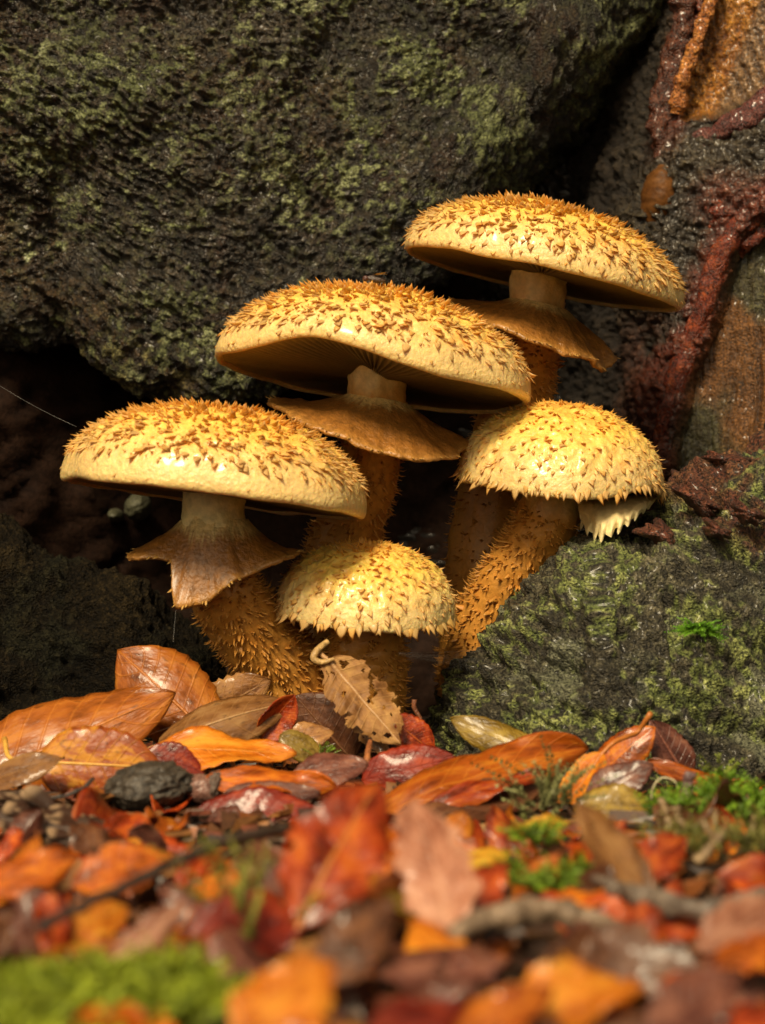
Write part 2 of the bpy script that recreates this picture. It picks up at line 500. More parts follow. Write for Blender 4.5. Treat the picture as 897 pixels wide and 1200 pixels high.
def build_bark():
    YB = 0.09
    kk = (YB + CAM_D) / CAM_D
    xs = seg_axis(-0.75, 0.40, -0.150, 0.150, 470, 26, 20)
    lip_px = [-3000, -600, -50, 30, 75, 110, 160, 260, 350, 420, 500, 585, 620, 680, 735, 800, 900, 1100, 2000]
    lip_py = [640, 520, 404, 396, 384, 424, 462, 478, 440, 392, 335, 262, 212, 140, 70, 5, -120, -400, -1500]
    zl = CAM_Z - (np.interp(448.5 + xs / (PX * kk), lip_px, lip_py) - 600) * PX * kk
    top = 1.05
    # rows: above frame coarse, frame dense, curl, back
    nA, nB, nCu, nD = 26, 400, 46, 24
    rows = []
    zf = 0.265
    def yfront(x, z):
        q = np.stack([x, 0 * x, z], -1)
        y = YB + 0.05 * np.clip(np.abs(x + 0.05) - 0.25, 0, 9) ** 1.3 * 4
        y = y - 0.030 * sstep(0.02, -0.16, x) * sstep(0.10, 0.30, z) - 0.02 * sstep(0.25, 0.7, z)
        y = y + 0.010 * fbm(q * 11, 2, 77)
        return y
    R = 0.020 + 0.035 * sstep(470, 680, 448.5 + xs / (PX * kk))
    for k in range(nA):
        t = (1 - k / nA) ** 1.5
        z = np.maximum(zf, zl + R) + (top - zf) * t
        rows.append(np.stack([xs, yfront(xs, z), z], -1))
    z0 = np.maximum(zf, zl + R)
    for k in range(nB):
        z = z0 + (zl + R - z0) * k / (nB - 1)
        rows.append(np.stack([xs, yfront(xs, z), z], -1))
    yl = yfront(xs, zl + R)
    for k in range(1, nCu + 1):
        a = math.pi / 2 * k / nCu
        rows.append(np.stack([xs, yl + R * (1 - math.cos(a)), zl + R - R * math.sin(a)], -1))
    for k in range(1, nD + 1):
        t = k / nD
        rows.append(np.stack([xs, yl + R + 0.16 * t, zl + 0.03 * t], -1))
    P = np.stack(rows, 0)
    N = grid_normals(P)
    N = np.where(((N[..., 1] - 0.5 * N[..., 2]) > 0)[..., None] & (np.arange(len(P)) < nA + nB)[:, None, None], -N, N)
    if N[nA + 100, 200, 1] > 0: N = -N
    px, py = px_of(P)
    Q = P.copy()
    # diagonal grain direction, falling to the right
    gx = (Q[..., 0] * 0.62 + Q[..., 2] * 0.78); gl = (Q[..., 0] * 0.78 - Q[..., 2] * 0.62)
    warp = 0.0030 * fbm(Q * 90, 3, 5)
    grain = np.stack([(gx + warp) * 300, gl * 45, Q[..., 1] * 40], -1)
    gr = ridged(grain, 3, 31)
    wgr = sstep(620, 160, px + 0.5 * (py - 250)) * sstep(430, 330, py) * 0.8 + 0.2
    lump = fbm(Q * 42, 4, 41)
    f1, cid = worley(Q * 420, 3)
    f2, cid2 = worley(Q * 130 + 3 * warp[..., None], 8)
    gran = fbm(Q * 420, 3, 51)
    lich = lichen_layer(Q, 34, 61, 0.02, 0.22)
    lich2 = lichen_layer(Q + 0.7, 70, 71, 0.18, 0.2)
    edge = sstep(340, 450, py) * sstep(520, 100, px)          # crusty lower left rim
    d = 0.004 * lump + 0.0023 * gr * wgr * (0.35 + 0.9 * sstep(-0.3, 0.4, fbm(Q * 48, 2, 7))) + 0.0016 * (0.5 - f1) + 0.0026 * (0.5 - f2) * (1 - 0.7 * wgr) + 0.0013 * gran + 0.0009 * lich + 0.0025 * edge * fbm(Q * 120, 3, 91)
    P2 = P + N * d[..., None]
    v = 0.5 + 0.5 * gnoise(Q * 55, 101)
    base = ramp3((0.004, 0.003, 0.002), (0.012, 0.009, 0.006), (0.050, 0.038, 0.024), np.clip(0.45 + 0.5 * gran + 0.25 * (gr * wgr) + 0.4 * (cid2 - 0.5), 0, 1))
    warmth = sstep(-0.1, 0.5, fbm(Q * 16, 3, 111))[..., None]
    base = mix(base, base * np.array([1.25, 0.95, 0.6]), warmth)
    green = ramp3((0.030, 0.037, 0.011), (0.095, 0.108, 0.038), (0.24, 0.26, 0.125), np.clip(v + 0.5 * (cid - 0.5), 0, 1))
    rightg = sstep(260, 520, px) * sstep(330, 120, py)
    speck = sstep(0.42, 0.58, cid + 0.30 * (lich + rightg - 0.8) + 0.25 * fbm(Q * 140, 2, 63))
    cover = np.clip((0.12 + lich * (0.55 + 0.5 * rightg)) * speck + 0.8 * lich2 * sstep(0.35, 0.6, cid2) * (0.4 + 0.6 * speck), 0, 1)
    yel = ramp3((0.07, 0.06, 0.018), (0.15, 0.125, 0.04), (0.26, 0.22, 0.085), np.clip(v + 0.5 * (cid - 0.5), 0, 1))
    col = mix(base, green, cover[..., None])
    col = mix(col, yel, (np.clip(edge * sstep(-0.1, 0.3, fbm(Q * 75, 3, 121)) * sstep(0.35, 0.6, cid) * 0.9, 0, 1))[..., None])
    rust = sstep(0.25, 0.5, fbm(Q * 60 + 9, 3, 131))[..., None] * 0.5
    col = mix(col, np.array([0.030, 0.012, 0.005]), rust * (1 - cover[..., None]))
    rough = mix(0.24 + 0.16 * v, 0.72, cover)
    me = raw_mesh('bark', P2.reshape(-1, 3), [grid_faces(P.shape[0], P.shape[1])], rgba_(col, rough))
    o = obj('bark', me, M_TREE, tree, TI)
    o['label'] = 'dark wet bark with pale green lichen'
build_bark()

def build_hollow():
    xs = np.linspace(-0.42, 0.30, 260); zs = np.linspace(0.36, -0.03, 200)
    Z, X = np.meshgrid(zs, xs, indexing='ij')
    Y = 0.185 + 0 * X
    kk = 1.2
    pxn = 448.5 + X / (PX * kk); pyn = 600 - (Z - CAM_Z) / (PX * kk)
    Y = Y - 0.085 * sstep(260, -80, pxn) - 0.06 * sstep(-100, -600, pxn)
    Y = Y + 0.03 * sstep(560, 640, pxn) * sstep(900, 500, pyn)
    P = np.stack([X, Y, Z], -1)
    N = grid_normals(P)
    if N[100, 130, 1] > 0: N = -N
    g = np.stack([(X * 0.75 + Z * 0.66) * 40, Y * 30, (X * 0.66 - Z * 0.75) * 260], -1)
    gr = ridged(g, 3, 7)
    d = 0.0025 * gr + 0.006 * fbm(P * 30, 3, 12) + 0.0012 * fbm(P * 300, 2, 13)
    P2 = P + N * d[..., None]
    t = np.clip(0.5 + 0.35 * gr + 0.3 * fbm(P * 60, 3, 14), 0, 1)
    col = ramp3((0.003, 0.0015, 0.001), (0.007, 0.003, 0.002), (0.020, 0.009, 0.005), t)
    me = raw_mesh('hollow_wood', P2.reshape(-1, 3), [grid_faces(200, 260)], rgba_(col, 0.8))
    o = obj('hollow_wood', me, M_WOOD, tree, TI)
    o['label'] = 'dark red-brown rotten wood inside the hollow'
build_hollow()

def build_root(name, crest, yc, depth, xr, seed, label, kind):
    """a root lying against the tree: cross-sections along x, crest(px) -> photograph row of its top"""
    nx, nt = 430, 300
    px = np.linspace(xr[0], xr[1], nx)
    cp = np.interp(px, crest[0], crest[1])
    ycv = np.interp(px, yc[0], yc[1])
    dep = np.interp(px, depth[0], depth[1])
    k = (ycv + CAM_D) / CAM_D
    X = (px - 448.5) * PX * k
    zc = CAM_Z - (cp - 600) * PX * k + 0.03
    th = np.radians(np.linspace(-75, 100, nt))
    e = 0.85
    sn = np.sign(np.sin(th)) * np.abs(np.sin(th)) ** e
    cs = np.sign(np.cos(th)) * np.abs(np.cos(th)) ** e
    Y = ycv[None, :] - dep[None, :] * sn[:, None]
    Z = -0.03 + zc[None, :] * cs[:, None]
    P = np.stack([np.broadcast_to(X, Y.shape), Y, Z], -1)
    N = grid_normals(P)
    if N[nt // 2, nx // 2, 1] > 0: N = -N
    Q = P
    lump = fbm(Q * 30, 4, seed); f2, c2 = worley(Q * np.array([62, 80, 105]) + 0.8 * lump[..., None], seed + 1)
    f1, c1 = worley(Q * 430, seed + 2); gran = fbm(Q * 430, 3, seed + 3)
    band = ridged(np.stack([(Q[..., 0] * 0.5 + Q[..., 2]) * 120, Q[..., 1] * 30, Q[..., 0] * 22], -1), 3, seed + 4)
    d = 0.009 * lump + 0.0055 * (0.5 - f2) + 0.0016 * (0.5 - f1) + 0.0017 * gran + 0.0030 * band
    P2 = P + N * d[..., None]
    ppx, ppy = px_of(P2)
    base = ramp3((0.008, 0.007, 0.004), (0.034, 0.029, 0.018), (0.12, 0.105, 0.062), np.clip(0.5 + 0.5 * gran + 0.3 * lump, 0, 1))
    if kind == 'moss':
        v = np.clip(0.5 + 0.5 * gnoise(Q * 120, seed + 7) + 0.4 * (c1 - 0.5), 0, 1)
        green = ramp3((0.035, 0.048, 0.012), (0.11, 0.135, 0.032), (0.27, 0.29, 0.09), np.clip(v + 0.6 * gran, 0, 1))
        cov = sstep(0.0, 0.35, fbm(Q * 45, 4, seed + 8) + 0.5 * fbm(Q * 330, 2, seed + 9) + 0.25 * sstep(600, 850, ppx) + 0.06)
        grey = sstep(0.1, 0.4, fbm(Q * 60 + 4, 3, seed + 10))[..., None]
        col = mix(base, np.array([0.15, 0.155, 0.095]), grey * 0.65 * sstep(0.3, 0.6, c2)[..., None])
        col = mix(col, green, (cov * 0.9 * sstep(0.25, 0.5, c1 + 0.2 * gran))[..., None])
        redm = sstep(660, 600, ppy + 0.55 * (860 - ppx)) * sstep(715, 760, ppx) * sstep(-0.25, 0.15, fbm(Q * 70, 3, seed + 11))
        redc = ramp3((0.035, 0.010, 0.006), (0.085, 0.022, 0.011), (0.15, 0.045, 0.02), np.clip(0.5 + 0.6 * gran, 0, 1))
        col = mix(col, redc, (redm * 0.9)[..., None])
        rough = mix(0.5, 0.75, cov)
    else:
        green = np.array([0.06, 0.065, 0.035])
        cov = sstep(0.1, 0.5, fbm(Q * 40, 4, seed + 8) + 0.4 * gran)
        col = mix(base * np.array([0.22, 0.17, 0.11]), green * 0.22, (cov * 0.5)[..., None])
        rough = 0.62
    me = raw_mesh(name, P2.reshape(-1, 3), [grid_faces(nt, nx)], rgba_(col, rough))
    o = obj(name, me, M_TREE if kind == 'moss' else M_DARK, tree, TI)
    o['label'] = label
    return o
mossy_root = build_root('root', ([440, 490, 545, 600, 650, 690, 755, 800, 850, 900, 1000, 1300], [910, 870, 785, 712, 668, 645, 648, 598, 545, 522, 480, 380]),
           ([440, 600, 690, 850, 1300], [0.035, 0.005, -0.005, 0.02, 0.06]),
           ([440, 560, 700, 900, 1300], [0.040, 0.055, 0.062, 0.075, 0.11]), (440, 1250), 201,
           'mossy grey-green root with red-brown flaking bark on its crest', 'moss')
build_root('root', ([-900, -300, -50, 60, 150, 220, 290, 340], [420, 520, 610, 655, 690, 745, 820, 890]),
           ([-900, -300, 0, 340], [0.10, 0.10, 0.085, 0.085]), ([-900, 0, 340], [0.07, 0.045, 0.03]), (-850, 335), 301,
           'dark bare root in the shade of the hollow', 'dark')

def build_buttress():
    xs = seg_axis(0.005, 0.55, 0.040, 0.155, 280, 14, 24)
    zs = np.concatenate([np.linspace(1.05, 0.27, 24, endpoint=False), np.linspace(0.27, -0.03, 520)])
    Z, X = np.meshgrid(zs, xs, indexing='ij')
    kk = (0.085 + CAM_D) / CAM_D
    px = 448.5 + X / (PX * kk); py = 600 - (Z - CAM_Z) / (PX * kk)
    edge = np.interp(py, [-2000, -200, 0, 60, 130, 180, 240, 300, 380, 470, 540, 650], [980, 860, 812, 800, 786, 770, 752, 768, 772, 770, 772, 800])
    e = px - edge                                           # >0 inside the buttress
    rec = 0.028 * sstep(-260, -60, e) * sstep(420, 200, py)
    Y = 0.185 - rec - (0.100 - rec) * sstep(-95, 22, e) - 0.02 * sstep(0, 250, e)
    ridgeline = np.interp(py, [-200, 0, 120, 235, 262, 300, 370, 430, 500, 560], [1300, 1200, 1000, 905, 870, 846, 825, 800, 783, 768])
    panel = sstep(6, 26, px - ridgeline) * sstep(225, 300, py)
    Y = Y + 0.012 * panel
    # triangular scar of bare ochre wood
    sl = np.interp(py, [-100, 0, 90, 140], [862, 828, 800, 795])
    sb = np.interp(px, [780, 840, 897, 1000], [140, 132, 108, 50])
    scar = sstep(0, 12, px - sl) * sstep(4, -8, py - sb)
    Y = Y + 0.010 * scar
    P = np.stack([X, Y, Z], -1)
    N = grid_normals(P)
    if N[300, 150, 1] > 0: N = -N
    Q = P
    gran = fbm(Q * 480, 3, 402); lump = fbm(Q * 55, 4, 403); f2, c2 = worley(Q * 330, 404)
    vg = ridged(np.stack([X * 300 + 0.5 * lump, Y * 60, Z * 9 + X * 10], -1), 3, 405)
    bands = np.sin((px - 0.35 * py) * 0.42 + 1.5 * lump)
    rough_zone = 1 - np.clip(panel + scar, 0, 1)
    d = rough_zone * (0.0045 * lump + 0.0018 * (0.5 - f2) + 0.0016 * gran) + panel * (0.0013 * vg + 0.0015 * lump + 0.0005 * gran) + scar * (0.0016 * gran + 0.0003 * bands)
    P2 = P + N * d[..., None]
    t = np.clip(0.5 + 0.5 * gran + 0.3 * lump, 0, 1)
    bark = ramp3((0.008, 0.005, 0.003), (0.024, 0.017, 0.010), (0.075, 0.058, 0.032), t)
    redd = ramp3((0.030, 0.008, 0.005), (0.085, 0.018, 0.009), (0.17, 0.045, 0.018), t)
    rm = np.clip(sstep(28, 6, np.abs(e - 6)) * sstep(200, 120, py) + sstep(46, 14, np.abs(px - ridgeline)) + 0.8 * sstep(60, 10, np.hypot((px - 850), (py - 238) * 1.2)) + 0.7 * sstep(330, 420, py) * (1 - panel), 0, 1)
    col = mix(bark, redd, (rm * sstep(-0.35, 0.1, lump + 0.3))[..., None])
    pw = ramp3((0.015, 0.007, 0.003), (0.065, 0.026, 0.007), (0.15, 0.062, 0.015), np.clip(0.45 + 0.3 * vg + 0.3 * lump, 0, 1))
    pgr = ramp3((0.012, 0.014, 0.006), (0.034, 0.036, 0.015), (0.09, 0.095, 0.045), np.clip(0.5 + 0.5 * gran, 0, 1))
    pg = sstep(-0.15, 0.3, fbm(Q * 26, 3, 409) + 0.5 * sstep(400, 300, py) * sstep(840, 890, px) + 0.3 * sstep(850, 800, px) - 0.1)
    col = mix(col, mix(pw, pgr, (pg * 0.85)[..., None]), panel[..., None])
    och = ramp3((0.08, 0.02, 0.004), (0.25, 0.095, 0.010), (0.42, 0.19, 0.022), t)
    tanw = ramp3((0.06, 0.03, 0.013), (0.13, 0.07, 0.03), (0.24, 0.14, 0.065), np.clip(0.5 + 0.35 * bands + 0.3 * gran, 0, 1))
    inner = sstep(-6, 8, px - np.interp(py, [-100, 0, 60, 135], [930, 890, 868, 838]))
    col = mix(col, mix(och, tanw, inner[..., None]), scar[..., None])
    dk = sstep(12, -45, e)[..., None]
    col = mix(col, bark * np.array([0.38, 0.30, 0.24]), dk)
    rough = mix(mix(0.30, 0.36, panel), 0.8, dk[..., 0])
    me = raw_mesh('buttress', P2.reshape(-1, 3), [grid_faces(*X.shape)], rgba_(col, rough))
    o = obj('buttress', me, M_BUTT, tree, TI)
    o['label'] = 'gnarled buttress with reddish bark and a bare ochre wood scar'
build_buttress()

def ridge(pts, label, c0, c1, c2, seed, name='callus_ridge', rough=0.24, amp=0.0016, mat=None):
    """swollen ridge: pts rows (px, py, Y, radius px)"""
    pp = np.array([[*W(a, b, y), L_(r, y)] for a, b, y, r in pts])
    s = spline(pp, 120)
    s[:, 3] *= 1 + 0.16 * fbm(s[:, :3] * 70, 2, seed + 5)
    s[:, 1] += 0.0092
    V, f, uv = tube(s[:, :3], s[:, 3] * 1.15, 30, amp * 0.9, seed, 200., flat=0.75)
    n = fbm(V * 300, 3, seed + 1)
    w, _ = worley(V * 330, seed + 2)
    col = ramp3(c0, c1, c2, np.clip(0.55 + 0.5 * n - 0.3 * (w - 0.4), 0, 1))
    mb = MB(); mb.add(V, f, rgba_(col, rough), uv)
    o = obj(name, mb.mesh(name), mat or M_BUTT, tree, TI)
    o['label'] = label
    return o
RED = ((0.022, 0.004, 0.002), (0.11, 0.016, 0.005), (0.28, 0.060, 0.012))
ridge([(925, 222, .072, 10), (893, 246, .071, 11), (866, 268, .071, 12), (846, 304, .072, 11), (828, 362, .074, 12), (804, 425, .077, 12), (785, 490, .082, 10), (772, 548, .088, 7)],
      'long wet blood-red ridge running down the trunk', *RED, 501)
ridge([(925, 245, .074, 8), (898, 266, .073, 8), (880, 284, .074, 6), (872, 296, .078, 3)], 'short red spur beside the long ridge', *RED, 511)
ridge([(930, 96, .070, 15), (893, 124, .070, 15), (858, 144, .072, 12), (826, 158, .076, 9), (796, 152, .082, 6)], 'dark purplish lip under the wood scar',
      (0.03, 0.008, 0.008), (0.085, 0.022, 0.018), (0.16, 0.06, 0.045), 521)
ridge([(848, -40, .074, 7), (836, 0, .074, 7), (822, 40, .074, 8), (806, 85, .076, 8), (795, 128, .079, 6)], 'beaded orange-brown edge of the wood scar',
      (0.12, 0.03, 0.008), (0.30, 0.10, 0.018), (0.46, 0.20, 0.04), 531, amp=0.0022)
ridge([(806, -40, .080, 12), (806, 10, .080, 13), (796, 60, .081, 12), (782, 120, .083, 13), (778, 165, .084, 10), (800, 190, .082, 8)], 'dark red bark fold beside the scar',
      (0.025, 0.009, 0.006), (0.07, 0.02, 0.010), (0.13, 0.045, 0.02), 541, amp=0.003)
ridge([(818, 205, .080, 7), (842, 232, .074, 11), (856, 248, .073, 10), (836, 256, .076, 8), (822, 246, .079, 5)], 'small dark red burl', *RED, 551, name='burl', amp=0.002)

def build_knot():
    u = np.linspace(0, math.pi, 40); v = np.linspace(0, 2 * math.pi, 36, endpoint=False)
    U, Vv = np.meshgrid(u, v, indexing='ij')
    P = np.stack([np.sin(U) * np.cos(Vv) * L_(21, .09), np.sin(U) * np.sin(Vv) * 0.008, np.cos(U) * L_(38, .09)], -1)
    crack = ridged(np.stack([P[..., 0] * 60, P[..., 1] * 60, P[..., 2] * 420], -1), 2, 61)
    P = P * (1 + 0.05 * crack[..., None] + 0.05 * fbm(P * 250, 2, 62)[..., None])
    a = math.radians(-12)
    X = P[..., 0] * math.cos(a) - P[..., 2] * math.sin(a); Z = P[..., 0] * math.sin(a) + P[..., 2] * math.cos(a)
    P = np.stack([X, P[..., 1], Z], -1) + W(774, 228, .0925)
    col = ramp3((0.02, 0.007, 0.003), (0.06, 0.022, 0.006), (0.11, 0.045, 0.012), np.clip(0.5 + 0.35 * crack, 0, 1))
    me = raw_mesh('knot', P.reshape(-1, 3), [grid_faces(40, 36, True)], rgba_(col, 0.45))
    o = obj('knot', me, M_WOOD, tree, TI); o['label'] = 'smooth oval brown knot'
build_knot()

# loose red-brown bark flakes on the crest of the mossy root
for (a, b, y, sx, sy, rot, sd_) in ((778, 628, -.03, 44, 24, -35, 3), (820, 588, -.02, 52, 20, -40, 4), (855, 540, -.005, 46, 16, -12, 5), (878, 602, -.035, 34, 18, -25, 6), (842, 622, -.04, 30, 14, -30, 7)):
    u, v = np.meshgrid(np.linspace(-1, 1, 16), np.linspace(-1, 1, 12), indexing='ij')
    rr = np.maximum(np.abs(u), np.abs(v)); ang = np.arctan2(v, u)
    w = 1 + 0.22 * np.sin(3 * ang + sd_) + 0.16 * np.sin(7 * ang + 2 * sd_)
    X = u * sx * PX * 0.5 * w; Z = v * sy * PX * 0.5 * w
    a_ = math.radians(-rot)
    P = np.stack([X * math.cos(-a_) - Z * math.sin(-a_), 0 * X, X * math.sin(-a_) + Z * math.cos(-a_)], -1)
    P[..., 1] = -0.0035 * (1 - rr ** 2) + 0.0016 * fbm(P * 260, 3, sd_) + 0.003 * rr ** 3
    P = P + W(a, b, y)
    col = ramp3((0.030, 0.009, 0.006), (0.085, 0.023, 0.012), (0.16, 0.055, 0.025), np.clip(0.5 + 0.7 * fbm(P * 330, 3, sd_ + 9), 0, 1))
    back = P + np.array([0, 0.004, 0])
    mb = MB(); mb.add(np.concatenate([P.reshape(-1, 3), back.reshape(-1, 3)]), [grid_faces(16, 12), grid_faces(16, 12, flip=True) + 192], np.tile(rgba_(col, 0.45), (2, 1)))
    obj('bark_flake', mb.mesh('bark_flake'), M_TREE, mossy_root)

# ------------------------------------------------------------------ mushrooms
CREAM = np.array([0.80, 0.56, 0.22]); YELLOW = np.array([0.87, 0.55, 0.10]); ORANGE = np.array([0.66, 0.29, 0.050]); BROWN = np.array([0.34, 0.115, 0.020])

def rot_frame(roll, pitch, yaw=0):
    return np.array(Matrix.Rotation(math.radians(roll), 3, 'Y') @ Matrix.Rotation(math.radians(pitch), 3, 'X') @ Matrix.Rotation(math.radians(yaw), 3, 'Z'))

# shared scale meshes, unit length 1 along +X, standing off along +Z
SCALE_MESH = []
def scale_geo(lift, curl, width, seed):
    r = np.random.default_rng(seed)
    st = np.array([0, 0.3, 0.62, 1.0])
    ang = math.radians(lift) + math.radians(curl) * st
    x = np.concatenate([[0], np.cumsum(np.cos(ang[:-1]) * np.diff(st))]); z = np.concatenate([[0], np.cumsum(np.sin(ang[:-1]) * np.diff(st))])
    wd = width * np.array([1.15, 1.0, 0.52, 0.0]) * (1 + 0.12 * r.normal(size=4)); th = np.array([0.02, 0.10, 0.055, 0.0])
    yo = np.cumsum(r.normal(size=4) * 0.05); yo -= yo[0]
    V, Cc = [], []
    for k in range(3):
        nx, nz = -math.sin(ang[k]), math.cos(ang[k])
        for s, h in ((-0.5, 0), (-0.2, 1), (0.25, 1), (0.5, 0), (0, -0.6)):
            V.append((x[k] + nx * h * th[k], yo[k] + s * wd[k], z[k] + nz * h * th[k] - (0.16, 0.05, 0)[k]))
            Cc.append(st[k])
    V.append((x[3], yo[3], z[3])); Cc.append(1.0)
    q = [(5 * k + j, 5 * k + (j + 1) % 5, 5 * k + 5 + (j + 1) % 5, 5 * k + 5 + j) for k in range(2) for j in range(5)]
    t = [(10 + j, 10 + (j + 1) % 5, 15) for j in range(5)]
    return np.array(V), [np.array(q)[:, ::-1], np.array(t)[:, ::-1]], np.array(Cc)
SCALE_GEO = [scale_geo(l, c, w, 40 + k) for k, (l, c, w) in enumerate(((8, 34, 0.66), (12, 50, 0.52), (6, 22, 0.78), (14, 40, 0.46), (10, 62, 0.60), (5, 40, 0.56), (16, 30, 0.68), (8, 18, 0.50)))]
SHAG_GEO = [scale_geo(l, c, w, 80 + k) for k, (l, c, w) in enumerate(((14, 80, 0.40), (30, 110, 0.3), (10, 60, 0.45), (24, 130, 0.34), (40, 70, 0.3), (8, 95, 0.42), (50, 60, 0.28), (12, 40, 0.36)))]

def scale_cols(t, base, tip, rough=0.45):
    c = mix(base[None, :], tip[None, :], (sstep(0.25, 1.0, t))[:, None])
    return np.concatenate([c, np.full((len(t), 1), rough)], 1)

def frame_from(nrm, tang):
    z = nrm / np.linalg.norm(nrm); x = tang - z * (tang @ z); x /= np.linalg.norm(x); y = np.cross(z, x)
    return np.stack([x, y, z], 1)

def cap_surface(R, H, n, bumps, seed, lean):
    def S(s, th):
        ph = s * math.pi / 2
        r = R * np.sin(ph) ** (2 / n) ; z = H * np.cos(ph).clip(0) ** (2 / n)
        wob = 1 + s ** 2 * (0.022 * np.sin(2 * th + seed) + 0.014 * np.sin(5 * th + 2 * seed) + 0.006 * np.sin(11 * th + seed))
        x = r * np.cos(th) * wob; y = r * np.sin(th) * wob
        dz = 0
        for (t0, wd, a) in bumps:
            dd = np.abs((np.degrees(th) - t0 + 180) % 360 - 180)
            dz = dz + a * np.exp(-(dd / wd) ** 2)
        q = np.stack([x, y, z], -1)
        z = z + dz * s ** 5 + 0.0009 * gnoise(q * 70, seed + 3)
        return np.stack([x + lean * (H - z) * 0, y, z], -1)
    return S

def mushroom(label, ctr, Rpx, Hpx, roll, pitch, stem, n=2.25, bumps=(), nsc=540, scale_len=(3.4, 3.8), ring=None, fringe=0, tone=0.0, seed=1,
             shag_from=None, nshag=420, smax=0.86, tipmix=0.5, under=0.05, rimin=0.02, wscale=1.0, fr_len=1.5, tufts=2.0):
    px, py, Y = ctr
    o3 = W(px, py, Y); R = L_(Rpx, Y); H = L_(Hpx, Y)
    foot = W(stem[-1][0], stem[-1][1], stem[-1][2])
    root = empty('scaly_mushroom', foot)
    tag(root, label, 'mushroom', 'cluster of scaly mushrooms at the foot of the tree')
    off = Matrix.Translation(-Vector(foot))
    F = rot_frame(roll, pitch)
    S = cap_surface(R, H, n, bumps, seed, 0)
    to = lambda P: P @ F.T + o3
    r = np.random.default_rng(100 + seed)
    # cap skin: dome, rounded rim, short inner flange
    ns, nt = 90, 300
    s = np.linspace(0.0005, 1, ns) ** 0.9; th = np.linspace(0, 2 * math.pi, nt, endpoint=False)
    SS, TT = np.meshgrid(s, th, indexing='ij')
    P = S(SS, TT)
    rim = P[-1]
    ex = []
    for k in range(1, 7):
        a = k / 6 * math.pi
        rr = 0.026 * R
        f = 1 - (1 - math.cos(a)) * rr / R
        q = rim * np.array([f, f, 1]); q[:, 2] = rim[:, 2] - math.sin(a) * rr * 1.35 - rimin * R * (a / math.pi)
        ex.append(q)
    P = np.concatenate([P, np.array(ex)], 0)
    Pn = P.copy()
    nn = fbm(Pn * 160 + seed, 3, seed + 9); n1 = fbm(Pn * 45, 3, seed + 19)
    tuft = fbm(Pn * np.array([330, 330, 210]) + seed, 3, seed + 29)
    tw = (np.concatenate([sstep(0.98, 0.72, s) * 0.92 + 0.08, np.full(6, 0.06)]))[:, None]
    Nc = grid_normals(P); Nc = np.where(((Nc * P).sum(-1) < 0)[..., None], -Nc, Nc)
    P = P + Nc * (0.0009 * tuft * tw)[..., None]
    sv = np.concatenate([s, np.ones(6)])[:, None] + 0 * P[..., 0]
    c = mix(mix(ORANGE * 1.15, YELLOW, sstep(0.0, 0.35, sv + 0.06 * n1)[..., None]), CREAM, sstep(0.45, 0.95, sv + 0.1 * n1)[..., None])
    c = mix(c, ORANGE * 1.2, (0.45 * sstep(0.0, 0.6, nn) * sstep(1.0, 0.75, sv) + 0.3 * sstep(0.1, 0.5, -tuft) * tw)[..., None])
    c = mix(c, c * np.array([0.93, 0.98, 1.05]), tone)
    c[-5:] = mix(c[-5:], np.array([0.66, 0.43, 0.15]), 0.5)
    me = raw_mesh('cap', (to(P)).reshape(-1, 3), [grid_faces(P.shape[0], nt, True)], rgba_(c, 0.36 + 0.1 * np.clip(nn, -1, 1)))
    cap = obj('cap', me, M_CAP, root, off)
    # gills
    ng = 110; nth = ng * 4; nr = 16
    th = np.linspace(0, 2 * math.pi, nth, endpoint=False)
    rimw = S(np.ones(nth), th)
    fr = np.linspace(0.955, 0.14, nr)
    G = []
    zig = np.tile([0, 0.6, 1.0, 0.6], ng)
    for f in fr:
        g = rimw * np.array([f, f, 1])
        env = math.sin(math.pi * min(1, max(0, (0.93 - f) / 0.5)) ** 0.6 * 0.5 + 0.0)
        g[:, 2] = rimw[:, 2] * (0.4 + 0.6 * f) - 0.004 * R - rimin * R + under * R * (1 - f) ** 0.8 - zig * 0.035 * R * env
        G.append(g)
    G = np.array(G)
    gc = mix(np.array([0.045, 0.029, 0.010]), np.array([0.14, 0.098, 0.040]), zig[None, :, None] * np.ones((nr, 1, 1)))
    gc = mix(gc, np.array([0.5, 0.36, 0.15]), (np.linspace(1, 0, nr) ** 8 * 0.6)[:, None, None])
    me = raw_mesh('gills', to(G).reshape(-1, 3), [grid_faces(nr, nth, True)], rgba_(gc, 0.6))
    obj('gills', me, M_GILL, cap)
    # cap scales
    gi = np.arange(nsc) + 0.5
    sg = np.linspace(0.004, smax, 400); th0 = np.zeros(400)
    A_ = np.linalg.norm(np.cross(S(sg + 1e-3, th0) - S(sg - 1e-3, th0), S(sg, th0 + 1e-3) - S(sg, th0 - 1e-3)), axis=1) * (1.25 - 0.45 * sg)
    ca = np.cumsum(A_); ca /= ca[-1]
    ss = np.interp(gi / nsc, ca, sg)
    tt = gi * 2.399963 + r.normal(size=nsc) * 0.05 / np.maximum(ss, 0.15)
    ss = np.clip(ss + r.normal(size=nsc) * 0.010, 0.01, smax + 0.03)
    if fringe:
        ss = np.concatenate([ss, np.clip(0.97 + r.normal(size=fringe) * 0.015, 0.9, 1.0)])
        tt = np.concatenate([tt, (np.arange(fringe) + r.normal(size=fringe) * 0.3) / fringe * 2 * math.pi])
    h = 1e-3
    P0 = S(ss, tt); Ps = S(np.minimum(ss + h, 1.0), tt) - S(ss - h, tt); Pt = S(ss, tt + h) - S(ss, tt - h)
    Nn = np.cross(Ps, Pt); Nn /= np.linalg.norm(Nn, axis=1, keepdims=True)
    Nn = np.where((Nn[:, 2] < 0)[:, None] & (ss < 0.9)[:, None], -Nn, Nn)
    outw = (Nn[:, :2] * P0[:, :2]).sum(1) < -1e-6
